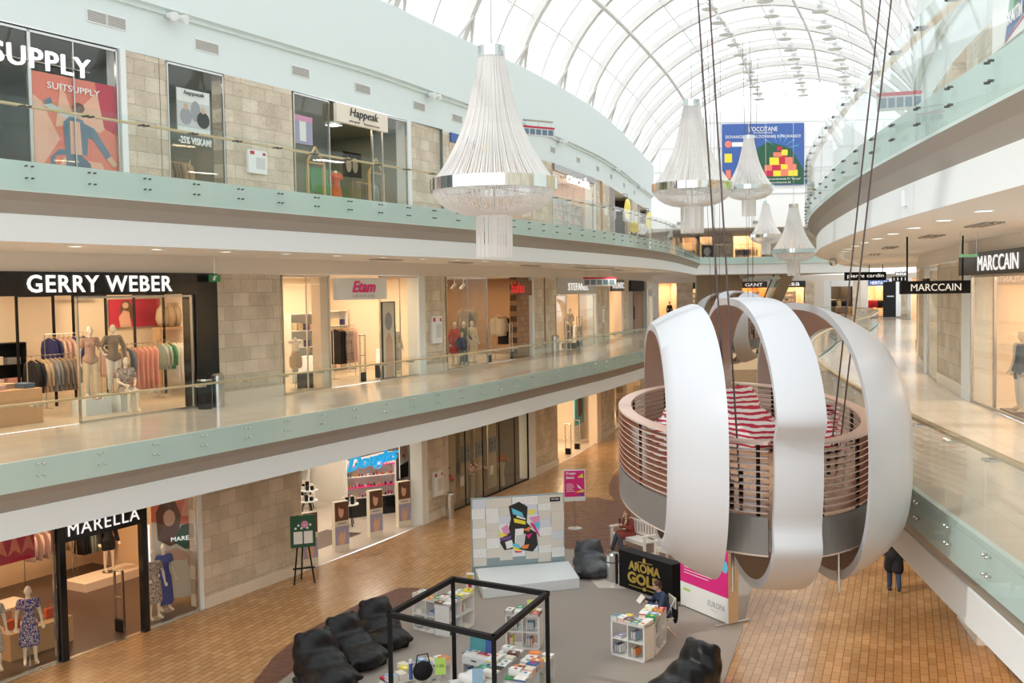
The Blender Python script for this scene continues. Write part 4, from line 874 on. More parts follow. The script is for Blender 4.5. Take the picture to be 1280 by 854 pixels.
column('L',55.2,55.99,F1,PEACHW); box_thing('display_table','low dark table with goods inside the small lit shop','table',f,2.5,1.6,0,1.4,.7,.9,BLACKM)
pier('L',56.33,58.97,F1)
f=seg('L',58.97,66.45,F1); roomx(f,2,4,H,DWALL,SANDF,200); t=panelsign(f,0,f.W,2.7,H,'black fascia over timber doors near the gallery end',BLACKM); 
b=MB(); b.box((2.6,.0,0),(6.6,.1,2.7)); structure('wall_timber_doors',b,noisy(mat('weathered_timber',(.24,.14,.09),.8),9,.6,.03,(.40,.26,.19)),loc=f.A,rz=f.rz)
b=MB(); b.box((0,.05,0),(2.5,.12,2.7)); structure('wall_grey_panel',b,mat('grey_panel',(.42,.38,.36),.5),loc=f.A,rz=f.rz)
t=thing('door_pull','long black pull handle on the grey door','handle',f.P(2.1,-.02,.9),f.rz); b=MB(); b.tube([(0,0,0),(0,-.06,0),(0,-.06,.8),(0,0,.8)],.03,8); ob('bar',b,BLACKM,t)
f=seg('L',66.45,72.7,F1); roomx(f,.2,4,H,mat('dim_wall',(.35,.28,.22),.6),SANDF,300); t=panelsign(f,2.2,4.6,2.3,2.8,'small white lightbox sign hanging at the gallery end',WHITE,-.3,.3)
mannequin(f.P(1.1,.4,.05),f.rz,'mannequin in long orange dress near the gallery end','std',(('longdress','rust'),)); mannequin(f.P(.4,.5,.05),f.rz,'mannequin in white dress near the gallery end','std',(('longdress','white'),))
for u in (1.9,3.3,5.6): 
    b=MB(); b.box((u,-.1,0),(u+.35,.2,H)); structure('pillar_shopfront',b,WHITE,loc=f.A,rz=f.rz)
# ------------------------------------------------------------------ left upper gallery
def upwall(s0,s1): 
    m=(arcl(WL)>=s0-.3)&(arcl(WL)<=s1+.3)
CORN=F2+4.45
structure('wall_left',loft(Lc,1,[(3.7,F2+H),(3.7,CORN),(3.62,CORN),(3.62,CORN+.1),(3.5,CORN+.12),(3.5,17.15),(3.6,17.25),(4.4,17.25)]),WALLW)
structure('wall_right',loft(cut(Rc,70),-1,[(3.65,F2+H),(3.65,CORN),(3.57,CORN),(3.57,CORN+.1),(3.45,CORN+.12),(3.45,17.15),(3.55,17.25),(4.4,17.25)]),WALLW)
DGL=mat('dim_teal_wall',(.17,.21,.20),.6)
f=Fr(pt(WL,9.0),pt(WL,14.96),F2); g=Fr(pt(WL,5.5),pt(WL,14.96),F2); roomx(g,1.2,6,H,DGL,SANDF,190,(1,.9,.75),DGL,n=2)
glassfront(f,0,3.62,H-.05,'shop window left of the coral fashion poster',mull=[1.2,2.4]); glassfront(f,3.62,5.9,H-.05,'shop window holding the coral fashion poster',mull=[1.1])
sc_=[(PR['coral'],[(0,0),(1,0),(1,1),(0,1)]),(PR['peach'],[(.0,.1),(.3,.45),(.1,.75),(.0,.8)]),(PR['peach'],[(.4,.62),(.75,.9),(1,.7),(.8,.55)]),(PR['red'],[(.75,1),(.85,.6),(1,.55),(1,1)]),(PR['peach'],[(.1,0),(.35,.3),(.8,.28),(.95,.05),(.9,0)]),(PR['white'],[(.3,.05),(.5,.28),(.75,.2),(.7,.0)]),(PR['peach'],[(.25,.55),(.33,.95),(.5,.6)]),
 (PR['slate'],[(.22,.04),(.24,.3),(.36,.32),(.36,.22),(.5,.2),(.62,.02),(.85,.0),(.8,.06),(.68,.16),(.66,.26),(.5,.36),(.28,.36),(.18,.28),(.17,.06)]),
 (PR['lgrey'],[(.12,.72),(.16,.76),(.36,.70),(.5,.66),(.55,.60),(.36,.64)]),(PR['slate'],[(.36,.35),(.34,.6),(.42,.66),(.58,.64),(.64,.5),(.62,.33)]),(PR['peach'],[(.42,.33),(.42,.62),(.54,.62),(.56,.33)]),(PR['slate'],[(.58,.62),(.72,.58),(.92,.36),(.87,.31),(.7,.48),(.6,.5)]),(PR['skin'],ell(.53,.71,.06,.06)),(PR['brown'],ell(.53,.745,.075,.045)),(PR['slate'],[(.12,.76),(.2,.8),(.22,.75),(.14,.73)]),(PR['skin'],[(.86,.32),(.92,.35),(1,.28),(.95,.25)])]
t=poster(f,3.72,5.85,.0,2.5,.045,'large coral poster with leaping man in striped suit',PR['coral'],sc_); text('SUITSUPPLY',1.35,.14,-.05,1.0,t,LETWP,y=-.04)
t=thing('shop_sign','big white capital letters across the upper left window','sign',f.P(3.1,-.12,2.72),f.rz); text('SUITSUPPLY',3.9,.43,.03,0,t,LETW,y=0,bold=.005,ext=.03,space=1.1); b=MB(); b.tube([(-1.9,.05,-.05),(2.0,.05,-.05)],.012,6); ob('letter_rail',b,STEEL,t)
box_thing('display_stand','dark curved display inside the upper left window','display',f,2.6,1.0,0,1.2,.6,1.3,mat('dim_teal',(.10,.14,.15),.5)); 
t=panelsign(f,4.9,5.7,2.55,2.95,'black screen behind the upper left window glass',BLACKM,1.1,.05,'screen','screen')
column('L',14.96,15.12,F2); pier('L',15.1,16.38,F2)
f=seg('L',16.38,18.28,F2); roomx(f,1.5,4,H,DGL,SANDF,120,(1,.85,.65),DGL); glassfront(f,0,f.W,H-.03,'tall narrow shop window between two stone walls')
t=poster(f,.36,1.45,1.75,2.8,.035,'white poster with black and white group photo',PR['white'],[(PR['lgrey'],[(0,.1),(1,.1),(1,.7),(0,.7)]),(PR['grey'],ell(.25,.35,.18,.2)),(PR['grey'],ell(.55,.5,.15,.25)),(PR['black'],ell(.78,.32,.2,.2)),(PR['skin'],ell(.78,.55,.07,.08)),(PR['skin'],ell(.25,.58,.07,.08))]); text('happeak',.7,.13,0,.42,t,PR['black'],y=-.03,shear=.3)
text('-25% VISKAM!',1.1,.18,0,-.75,t,LETWP,y=-.02,bold=.03)
rack(f,1.3,1.2,1.1,[('taupe','shirt',5),('beige','shirt',3)],'behind the narrow upper window',1.25)
pier('L',18.34,20.96,F2); firebox(seg('L',18.34,20.96,F2),1.09,1.22,'white fire cabinet with escape plan on the upper stone wall',.72,.62)
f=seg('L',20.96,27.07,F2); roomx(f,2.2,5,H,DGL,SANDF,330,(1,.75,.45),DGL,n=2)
glassfront(f,.03,1.7,H-.03,'left window of the shop with the cream hanging sign'); glassfront(f,3.9,5.95,H-.03,'right window of the shop with the cream hanging sign',mull=[.6]); column('L',26.9,27.12,F2)
t=panelsign(f,1.75,4.45,2.75,3.3,'cream hanging sign with black handwritten name and small heart',PR['cream'],-.2,.12); text('Happeak',1.5,.32,.05,.05,t,PR['black'],y=-.08,shear=.2); text('simple   happiness',1.6,.07,.05,-.19,t,PR['brown'],y=-.08)
t=poster(f,.1,.95,1.95,2.75,.035,'small poster of grey clothes in the left window by the cream sign',PR['lav'],[(PR['white'],[(.3,.1),(.3,.9),(.65,.9),(.65,.1)]),(PR['pink'],[(0,.8),(1,.8),(1,1),(0,1)])])
poster(f,6.8,7.9,1.8,2.7,3.2,'dark picture on the rear wall of the shop with the cream sign',PR['black'],[(PR['lgrey'],ell(.3,.5,.15,.3)),(PR['lgrey'],ell(.65,.5,.15,.3))])
t=panelsign(f,2.7,4.2,.85,1.6,'bright green counter inside the shop with the cream sign',PR['green'],1.6,.3,'counter','counter')
mannequin(f.P(3.2,.9,0),f.rz-.4,'orange dressed torso form by the entrance under the cream sign','std',(('dress','rust'),),headless=True)
for i,(u,v) in enumerate([(1.8,.6),(5.0,.6)]):
    t=thing('house_shaped_rack',['left','right'][i]+' wooden house-shaped display rack at the cream sign shop','display rack',f.P(u,v),f.rz); b=MB()
    for s in (-1,1): b.box((s*.4-.035,-.035,0),(s*.4+.035,.035,1.6)); b.tube([(s*.4,0,1.6),(0,0,2.05)],.035,6)
    b.box((-.4,-.03,1.55),(.4,.03,1.6)); ob('timber_frame',b,HANG,t)
rack(f,5.0,1.1,1.2,[('purple' if 0 else 'taupe','dress',4),('sage','shirt',3)],'right of the wooden house rack upstairs',1.4)
for i,s in enumerate([(.7,2.2),(3.2,2.6),(5.2,2.4)]):
    b=MB(); b.box((-.2,-.2,0),(.2,.2,.02)); tag(ob('ceiling_light',b,LAMPW,None,f.P(s[0],s[1],H-.08),f.rz),['left','middle','right'][i]+' square ceiling light in the shop with the cream sign','light')
pier('L',27.24,30.0,F2)
f=seg('L',30.0,37.6,F2); roomx(f,.5,4,H,mat('peach_wall2',(.8,.6,.5),.6),SANDF,260); glassfront(f,0,f.W,H-.03,'upper shop window partly behind the nearest chandelier',mull=[2.5,5]); t=panelsign(f,0,3.2,3.05,H,'blue and yellow sign strip left of the nearest chandelier',PR['blue'],-.06,.05); b=MB(); b.box((.4,-.035,-.16),(1.6,-.026,.16)); ob('yellow_field',b,PR['yellow'],t)
pier('L',37.61,40.14,F2)
f=seg('L',40.14,47.09,F2); roomx(f,2,4.5,H,WOODW,SANDF,520,n=2); t=panelsign(f,0,f.W,3.05,H-.02,'dark roller shutter box over the bag shop',mat('shutter_grey',(.25,.25,.26),.4,.5)); b=MB()
for i in range(5): b.box((-f.W/2,-.07,-.15+i*.065),(f.W/2,-.05,-.15+i*.065+.03))
ob('slat',b,STEEL,t)
t=thing('shop_sign','rounded white lowercase letters over the bag shop','sign',f.P(3.7,-.18,2.92),f.rz); text('cascada',3.9,.5,0,0,t,LETW,y=0,bold=.01,ext=.03); b=MB(); b.box((-2,.03,-.03),(2,.06,.03)); ob('letter_rail',b,BLACKM,t)
shelfunit(f,2.6,.4,3.0,2.0,4,'left in the bag shop window',WPLY,7,icat='handbag'); shelfunit(f,6.4,.7,2.8,2.0,4,'right in the bag shop window',WPLY,6,icat='handbag')
glassfront(f,0,f.W,3.0,'wide window of the bag shop upstairs',mull=[3.4])
column('L',47.09,47.5,F2); pier('L',47.5,51.71,F2)
for k,(s0,s1) in enumerate(((51.71,61.06),(64.08,71.4))):
    f=seg('L',s0,s1,F2); roomx(f,.5,3.5,H,DWALL,SANDF,90); b=MB()
    for a in range(9):
        u=f.W*a/9+.05
        if 2<=a<=6: continue
        b.box((u,0,0),(u+f.W/9-.1,.12,H))
    structure('wall_folding_shutter',b,mat('mauve_shutter',(.33,.30,.30),.6),loc=f.A,rz=f.rz)
    t=thing('oval_sign',['yellow oval hanging sign nearer the camera','yellow oval hanging sign farther along the gallery'][k],'sign',f.P(f.W*.5,-.35,2.45),f.rz+.5); b=MB(); b.sph((0,0,0),(.5,.06,.62),0,20,10); ob('sign_face',b,mat('yellow_sign',(.9,.85,.2),.4,0,.5),t,smooth=True); b=MB(); b.tube([(0,.3,.9),(0,0,.85),(0,0,.6)],.02,6); ob('sign_bracket',b,BLACKM,t)
pier('L',61.06,64.08,F2); pier('L',71.4,72.7,F2)
# vents, spot lamps and sprinklers on the upper wall
for i,(s,u,w_) in enumerate([(14,.38,.5),(14,.93,.5),(17.3,.45,.78),(21,.35,.72),(24,.1,.38),(24,.5,.38),(27.2,.6,.75),(30,.65,.75),(36,.3,.6),(40,.3,.6),(44,.3,.6),(48,.3,.6),(52,.3,.6),(57,.3,.6),(62,.3,.6)]):
    f=seg('L',s,s+1.5,F2); t=thing('wall_vent',f'small grey louvre vent on the pale upper wall, number {["one","two","three","four","five","six","seven","eight","nine","ten","eleven","twelve","thirteen","fourteen","fifteen"][i]} from the left','vent',f.P(u,-.005,3.97),f.rz)
    b=MB(); h=.12; b.box((-w_/2-.03,-.015,-h-.03),(w_/2+.03,.0,h+.03)); ob('vent_frame',b,WHITE,t); b=MB()
    for k in range(6): b.box((-w_/2,-.022,-h+k*.04),(w_/2,-.014,-h+k*.04+.026))
    ob('louvre',b,mat('vent_grey',(.34,.32,.29),.5),t)
for i,s in enumerate((16.5,28.4,41.0,53.0,64.0)):
    f=seg('L',s,s+1,F2); t=thing('floodlight_pair',['first','second','third','fourth','last'][i]+' pair of small white floodlights under the left cornice','floodlight',f.P(0,-.19,4.42),f.rz)
    b=MB(); b.box((-.06,0,-.05),(.06,.12,.05)); ob('bracket',b,GREY,t)
    for k,dx in enumerate((-.14,.16)):
        b=MB(); b.tube([(dx,.02,0),(dx*1.3,-.22,-.06)],[.07,.11],12); ob('lamp_head',b,WHITE,t)
for i,s in enumerate((19.6,25.0,29.8,35.0,41.5,48.0,56.0)):
    f=seg('L',s,s+1,F2); b=MB(); b.sph((0,0,0),.035,0,8,6); tag(ob('wall_sensor',b,DSTEEL,None,f.P(0,.2,5.3),0),'tiny dark sensor dot on the high left wall, '+['1st','2nd','3rd','4th','5th','6th','7th'][i]+' from the left','sensor')
def dirsign(loc,rz,label,top,w_=1.5):
    t=thing('direction_sign',label,'sign',loc,rz); b=MB(); b.box((-w_/2,-.04,-.3),(w_/2,.04,.1)); ob('sign_board',b,PR['lgrey'],t); b=MB(); b.box((-w_/2,-.046,.02),(w_/2,-.04,.1)); ob('red_stripe',b,PR['red'],t)
    b=MB()
    for i in range(5): b.box((-w_/2+.06+i*w_*.19,-.046,-.24),(-w_/2+.06+i*w_*.19+w_*.15,-.04,-.02))
    ob('pictogram_squares',b,PR['slate'],t); b=MB()
    for s in (-.4,0,.4): b.tube([(s*w_,0,.1),(s*w_,0,top)],.008,4)
    ob('hanging_rod',b,STEEL,t); b=MB(); b.box((-w_*.45,-.06,top-.03),(w_*.45,.06,top+.02)); ob('mount',b,GREY,t)
f=seg('L',41,42,F1); dirsign(f.P(0,-1.9,3.28),f.rz-.9,'hanging direction sign with red stripe on the middle left gallery',.5,1.6)
f=seg('L',36.5,37.5,F2); dirsign(f.P(0,-.75,4.32),f.rz-.6,'direction sign with red stripe on the upper left wall',.33,1.6)
dirsign((8.75,23.5,F2+1.85),-.3,'direction sign with red stripe behind the right upper glass',6.2,.95)
# ------------------------------------------------------------------ left ground shops
f=Fr(pt(WL,8.5),pt(WL,17.09),0); g=Fr(pt(WL,4.5),pt(WL,17.09),0)
roomx(g,1.8,6.5,H,mat('orange_shop_wall',(.80,.56,.34),.6),DARKF,900,(1,.70,.42),n=3)
t=thing('shop_sign','black portal with white serif capital letters at floor level','sign',f.P(5.5,-.06,0),f.rz)
b=MB(); b.box((-1.16,-.07,0),(-1.0,.07,3.1)); ob('post',b,BLACK,t); b=MB(); b.box((1.08,-.07,0),(1.24,.07,3.1)); ob('post',b,BLACK,t); b=MB(); b.box((-1.16,-.08,2.62),(1.24,.08,3.1)); ob('header',b,BLACK,t)
text('MARELLA',1.95,.28,.03,2.88,t,LETW,y=-.1,space=1.15)
glassfront(f,.8,4.3,3.1,'shop window left of the black portal'); glassfront(f,6.8,8.4,3.1,'shop window right of the black portal with two mannequins'); column('L',16.95,17.09,0,out=.02,d=.06)
b=MB(); b.box((0,0,3.1),(f.W,.3,H)); structure('wall_left',b,WHITE,loc=f.A,rz=f.rz)
b=MB(); b.box((0,-.1,0),(f.W,.02,.02)); structure('trim_threshold',b,STEEL,loc=f.A,rz=f.rz)
mannequin(f.P(3.95,.45,.012),f.rz-.5,'mannequin in blue bordered paisley dress and sunglasses','std',(('dress','blueprint'),))
mannequin(f.P(7.39,.45,.012),f.rz-.2,'mannequin in pink and black patterned sundress','hip',(('dress','darkfloral'),))
mannequin(f.P(8.0,.75,.012),f.rz-.3,'mannequin in plain navy dress behind the sundress','std',(('longdress','cobalt'),))
mannequin(f.P(3.3,.75,.012),f.rz-.5,'mannequin in brown patterned dress at the left photo edge','std',(('dress','lace'),))
for u,lb in ((4.05,'black disc base left'),): pass
gate(f,4.75,.45,'security gate beside the left portal post'); gate(f,6.35,.45,'security gate beside the right portal post')
t=poster(f,8.0,9.5,.15,3.0,.9,'tall lit poster of dark haired woman reclining in green top',PR['cream'],[(PR['coral'],[(0,.72),(1,.62),(1,1),(0,1)]),(PR['peach'],[(.5,.75),(1,.7),(1,.95),(.6,.95)]),(PR['brown'],[(.1,.55),(.08,.8),(.2,.92),(.4,.9),(.5,.75),(.42,.5),(.3,.48)]),(PR['skin'],ell(.3,.74,.1,.075)),(PR['dgreen'],[(.35,.52),(.5,.66),(.95,.7),(.98,.42),(.55,.44)]),(PR['skin'],[(.05,.42),(.4,.46),(.6,.4),(.55,.34),(.1,.36)]),(PR['skin'],[(.55,.4),(.8,.36),(.98,.1),(.85,.08),(.6,.28)]),(PR['brown'],[(.62,.34),(.85,.32),(1,.12),(.9,.1)])],rz=-.55)
text('MARELLA',.75,.11,.1,.12,t,LETW,y=-.03)
for i in range(4):
    b=MB(); b.tube([(0,0,.9+.0*i),(0,0,1.9)],.02,8); tag(ob('fluorescent_tube',b,LAMPC,None,f.P(7.35+.17*i,.8+.1*i,.05+.25*(i%2)),0),['first','second','third','fourth'][i]+' upright blue-white light tube from the left in the right window','light tube')
    b=MB(); b.lathe([(0,0),(.05,0),(.05,.02),(.012,.03),(.012,.9+.25*(i%2)),(0,.9+.25*(i%2))],10); tag(ob('tube_stand',b,STEEL,None,f.P(7.35+.17*i,.8+.1*i,.013),0),'thin stand under the '+['first','second','third','fourth'][i]+' light tube','stand')
rack(f,8.2,5.5,1.5,[('rose','jacket',3),('beige','shirt',3)],'at the back left of the orange lit shop',1.7)
mannequin(f.P(9.3,4.4,.25),f.rz-.3,'mannequin in black shorts suit deep in the orange lit shop','std',(('jacket','black'),('shorts','black')))
rack(f,9.7,5.5,1.2,[('black','dress',3),('sage','dress',3),('black','jacket',3),('pink','dress',2)],'at the back right of the orange shop',1.9)
box_thing('platform','pale low platform under the mannequin in the black suit','platform',f,9.2,4.4,.0,2.1,.9,.25,PEACHW)
b=MB(); b.box((-.9,-.4,.85),(.9,.4,.9)); 
for sx in(-.85,.8):
    for sy in (-.35,.3): b.box((sx,sy,0),(sx+.05,sy+.05,.85))
tag(ob('display_table',b,PEACHW,None,f.P(4.2,2.2,.012),f.rz),'pale display table with plant pot in the left window','table')
t=thing('potted_plant','small orange pot plant on the pale display table','plant',f.P(3.9,2.2,.912)); b=MB(); b.lathe([(0,0),(.07,0),(.1,.14),(.085,.14),(.07,.1),(0,.1)],14); ob('pot',b,PR['orange'],t); b=MB()
for i in range(9):
    a=i*.7; b.poly([(0,0,.1),(.06*math.cos(a)-.02*math.sin(a),.06*math.sin(a)+.02*math.cos(a),.25),(.14*math.cos(a),.14*math.sin(a),.38),(.06*math.cos(a)+.02*math.sin(a),.06*math.sin(a)-.02*math.cos(a),.25)],0,(0,0,.004))
ob('leaf',b,PR['green'],t)
b=MB(); b.box((-.8,-.35,0),(.8,.35,.6)); tag(ob('display_bench',b,WOODW,None,f.P(4.6,1.25,.012),f.rz,bevel=.01),'wooden bench with handbags in the left window','bench')
for i,(dx,fb) in enumerate([(-.5,'rust'),(.0,'taupe'),(.5,'rust')]):
    t=thing('handbag',['orange flat','brown woven','rust coloured'][i]+' handbag on the wooden bench','handbag',f.P(4.6+dx,1.25,.612),f.rz); b=MB(); b.box((-.17,-.06,0),(.17,.06,.22)); ob('bag_body',b,FB[fb],t,bevel=.02); b=MB(); b.tube([(-.1,0,.22),(-.08,0,.34),(.08,0,.34),(.1,0,.22)],.01,6); ob('bag_handle',b,FB[fb],t)
t=poster(f,1.6,4.2,2.3,3.05,.5,'red and pink patterned banner high in the left window',PR['red'],[(PR['pink'] if 0 else PR['coral'],[(i*.125,.2),(i*.125+.06,.9),(i*.125+.12,.2),(i*.125+.06,.35)]) for i in range(8)])
pier('L',17.09,20.92,0)
# perfumery
f=seg('L',20.92,27.39,0); g=roomx(f,1.9,7,H,mat('perfumery_wall',(.74,.68,.60),.6),mat('perfumery_floor',(.60,.52,.44),.3),620,(1,.88,.72),n=2)
t=thing('shop_sign','cyan glowing script letters hanging in the perfumery','sign',f.P(3.68,.0,2.66),f.rz); text('Douglas',2.8,.56,0,0,t,mat('cyan_letters',(.02,.42,.80),.4,0,.7),y=0,shear=.35,bold=.02,ext=.04); b=MB(); b.box((-1.3,.04,.2),(1.3,.08,.26)); ob('letter_rail',b,STEEL,t)
for s in (-1.2,1.2): b=MB(); b.tube([(s,.06,.2),(s,.06,.75)],.01,5); ob('hanging_rod',b,STEEL,t)
b=MB(); b.box((0,0,3.2),(f.W,.3,H)); structure('wall_left',b,WHITE,loc=f.A,rz=f.rz)
def pillar_ad(u,v,label,rz=-.4):
    t=thing('advertising_pillar',label,'advertising pillar',f.P(u,v,.012),f.rz+rz); b=MB(); b.box((-.25,-.09,0),(.25,.09,1.55)); ob('pillar_body',b,PR['cream'],t)
    b=MB(); ms=[PR['brown'],PR['skin'],PR['lav'],PR['cream']]
    def q(k,x0,z0,x1,z1,y): b.box((x0,y,z0),(x1,y+.003,z1),k)
    q(0,-.24,.95,.24,1.53,-.094); b.poly([(x*.48-.24,-.096,1.25+z*.26) for x,z in ell(.45,0,.2,.8)],1,(0,.002,0)); b.poly([(x*.48-.24,-.098,1.28+z*.26) for x,z in ell(.6,.5,.3,.4)],0,(0,.002,0)); q(2,-.24,.2,.24,.78,-.094)
    b.poly([(-.1,-.097,.2),(-.14,-.097,.45),(-.02,-.097,.66),(.02,-.097,.5),(.1,-.097,.68),(.12,-.097,.4),(.06,-.097,.2)],1,(0,.002,0)); ob('printed_picture',b,ms,t)
    text('DOUGLAS',.3,.05,0,.87,t,PR['grey'],y=-.098)
for a in [(2.45,.45,'advertising pillar nearest the door mat, woman and hand picture'),(4.4,.5,'middle advertising pillar at the perfumery threshold'),(6.1,.5,'rightmost advertising pillar by the black side wall'),(.75,.35,'advertising pillar half hidden behind the green easel board')]: pillar_ad(*a)
b=MB(); b.box((-1.3,-.7,0),(1.3,.7,.012)); tag(ob('door_mat',b,DARKF,None,f.P(3.3,1.9,.012),f.rz),'dark brown door mat in the perfumery','mat')
def cosmetics(u,v,w_,where,rows=4,h=2.2,rz=0):
    t=thing('cosmetics_stand','lit cosmetics stand '+where,'display stand',f.P(u,v,.012),f.rz+rz); b=MB(); b.box((-w_/2,.0,0),(w_/2,.4,.6)); ob('drawer_base',b,BLACK,t); b=MB(); b.box((-w_/2,.36,.6),(w_/2,.4,h)); b.box((-w_/2,0,.6),(-w_/2+.04,.4,h)); b.box((w_/2-.04,0,.6),(w_/2,.4,h)); ob('back_panel',b,WPLY,t)
    for r in range(rows):
        z=.66+r*(h-.7)/rows; b=MB(); b.box((-w_/2+.04,.02,z),(w_/2-.04,.36,z+.02)); ob('shelf_board',b,PR['magenta'] if r%2 else WPLY,t)
        for i in range(int(w_/.11)-1):
            hh=R_.uniform(.07,.16); bb=MB(); bb.lathe([(0,0),(.03,0),(.03,hh*.7),(.015,hh*.75),(.015,hh),(0,hh)],7)
            ca,sa=math.cos(f.rz+rz),math.sin(f.rz+rz); x=-w_/2+.1+i*.11; q_=t.location+Vector((x*ca-.15*sa,x*sa+.15*ca,z+.021)); c=R_.choice(['black','red','white','gold','pink'])
            tag(ob('cosmetic_bottle',bb,PR[c],None,q_),f'{c} cosmetic bottle on the stand {where}','bottle',f'{c} bottles on the stand {where}')
    return t
cosmetics(7.1,2.45,1.9,'under the cyan letters',rz=-.6); 
t=poster(f,7.65,8.2,1.3,2.9,1.6,'tall portrait poster beside the cosmetics stand',PR['white'],[(PR['black'],[(0,0),(1,0),(1,.35),(0,.3)]),(PR['skin'],ell(.5,.62,.35,.24)),(PR['black'],[(.1,.8),(.9,.8),(.8,.98),(.2,.98)]),(PR['red'],ell(.45,.5,.12,.04))])
b=MB(); b.box((0,0,0),(.9,.1,H)); structure('wall_shopfront',b,BLACK,loc=f.P(7.2,.6),rz=f.rz+.6)
for i,(u,v) in enumerate([(5.45,2.3),(5.4,4.0),(7.0,5.2)]):
    t=thing('round_table',['round table of dark boxes right of the door mat','round table of bottles farther back in the perfumery','smallest round table deep in the perfumery'][i],'table',f.P(u,v,.012),f.rz); b=MB(); b.lathe([(0,.72),(.35,.72),(.35,.76),(0,.76)],20); ob('table_top',b,WHITE,t)
    for a in (0,2.1,4.2): b=MB(); b.tube([(.1*math.cos(a),.1*math.sin(a),.72),(.28*math.cos(a),.28*math.sin(a),0)],.02,6); ob('leg',b,BLACKM,t)
    for k in range(7): a=k*.9; q_=f.P(u+.2*math.cos(a),v+.2*math.sin(a),.772); bb=MB(); bb.box((-.05,-.05,0),(.05,.05,R_.uniform(.1,.28))); tag(ob('perfume_box',bb,BLACKM if k%3 else PR['cream'],None,q_,a),('black' if k%3 else 'cream')+' perfume box on the '+['round table right of the door mat','round table farther back','deepest round table'][i],'box',('black' if k%3 else 'cream')+' boxes on '+['the near round table','the farther round table','the deepest round table'][i])
for i,(u,v) in enumerate([(3.4,4.9),(5.6,6.0),(7.2,5.9)]): shelfunit(f,u,v,1.6,1.3 if i<2 else 2.0,3,['left of the perfumery','at the back centre of the perfumery','at the back right of the perfumery'][i],WPLY,6,icat='perfume bottle')
column('L',27.39,27.8,0,WHITE); pier('L',27.8,29.3,0); firebox(seg('L',27.8,29.3,0),.75,1.25,'white fire cabinet on the stone pier right of the perfumery',.7,.85)
f=seg('L',27.8,29.3,0); t=thing('litter_bin','narrow steel litter bin standing before the perfumery pier','bin',f.P(.95,-.4),f.rz); b=MB(); b.lathe([(0,0),(.15,0),(.15,.85),(.13,.9),(0,.9)],20); ob('bin_body',b,STEEL,t); b=MB(); b.lathe([(0,.9),(.1,.9),(.1,.915),(0,.915)],16); ob('ash_tray',b,DSTEEL,t)
# dark glass jewellery front
f=seg('L',29.3,36.69,0); roomx(f,.7,3.5,H,DWALL,DARKF,330,(1,.75,.45)); glassfront(f,0,f.W,H-.03,'dark full height window with beige curtains',mull=[1.5,3,4.5,6],frame=BLACKM)
for i,u in enumerate((1.4,2.6,3.8,5.0)):
    n=18; b=MB(); b.add([(-.42+.84*k/n,.05*math.sin(k*2.2),z) for z in (.05,3.2) for k in range(n+1)],[(k,k+1,k+n+2,k+n+1) for k in range(n)]); o=ob('curtain',b,fabric('curtain',(.55,.46,.32)),None,f.P(u,.55),f.rz); tag(o,['first','second','third','fourth'][i]+' beige curtain panel from the left behind dark glass','curtain')
    if i: poster(f,u-.75,u-.05,1.55,2.15,.30,['','small blue poster nearest the pier','middle blue poster with four figures','blue poster farthest right of the three'][i],PR['slate'],[(PR['black'],ell(.3,.65,.07,.1)),(PR['black'],ell(.7,.65,.07,.1)),(PR['black'],ell(.3,.3,.07,.1)),(PR['black'],ell(.7,.3,.07,.1))])
for i,(u,fb) in enumerate([(1.0,'red'),(2.85,'rose'),(3.5,'rose'),(5.6,'rust')]):
    t=thing('flower_arrangement',['red flower arrangement at the left of the dark window','pale flower arrangement left of centre','taller pale flower arrangement beside the curtain','orange flower arrangement at the right'][i],'flowers',f.P(u,.42,.012),0); b=MB(); b.lathe([(0,0),(.14,0),(.10,.5),(.14,.95),(0,.95)],14); ob('pedestal',b,mat('draped_pedestal',(.5,.42,.3),.8),t); b=MB()
    for k in range(16): b.sph((R_.gauss(0,.1),R_.gauss(0,.1),1.05+abs(R_.gauss(.0,.13))),R_.uniform(.04,.07),0,7,5)
    ob('blossoms',b,FB[fb],t,smooth=True)
for i,u in enumerate((1.35,3.9)): poster(f,u,u+.28,.75,1.1,.12,['left','right'][i]+' small white price card in the dark window',PR['white'])
column('L',36.69,37.44,0,WHITE); pier('L',37.44,40.45,0)
f=seg('L',40.45,47.23,0); roomx(f,1,4,H,PEACHW,SANDF,600,n=1); gate(f,3.0,.4,'left security gate of the ground floor shop beyond the stone wall'); gate(f,4.6,.4,'right security gate of the ground floor shop beyond the stone wall')
t=poster(f,6.1,8.0,.1,3.0,.95,'tall sky blue poster of woman in dark dress',PR['sky'],[(PR['white'],[(0,0),(1,0),(1,.3),(0,.3)]),(PR['brown'],[(.35,.45),(.3,.9),(.7,.95),(.75,.5),(.6,.42)]),(PR['skin'],[(.62,.45),(.68,.45),(.72,.1),(.62,.08)]),(PR['skin'],[(.2,.85),(.1,.95),(.3,.98),(.35,.85)])])
rack(f,3.4,1.6,1.3,[('red','dress',4),('black','shirt',3),('white','shirt',3)],'in the ground shop beyond the stone wall',1.7)
column('L',47.23,48.17,0,PEACHW); pier('L',48.17,52.58,0)
f=seg('L',52.58,64.5,0); roomx(f,1,4,H,WARMWALL,SANDF,500); pier('L',56,57.5,0)
pier('L',64.5,72.5,0)
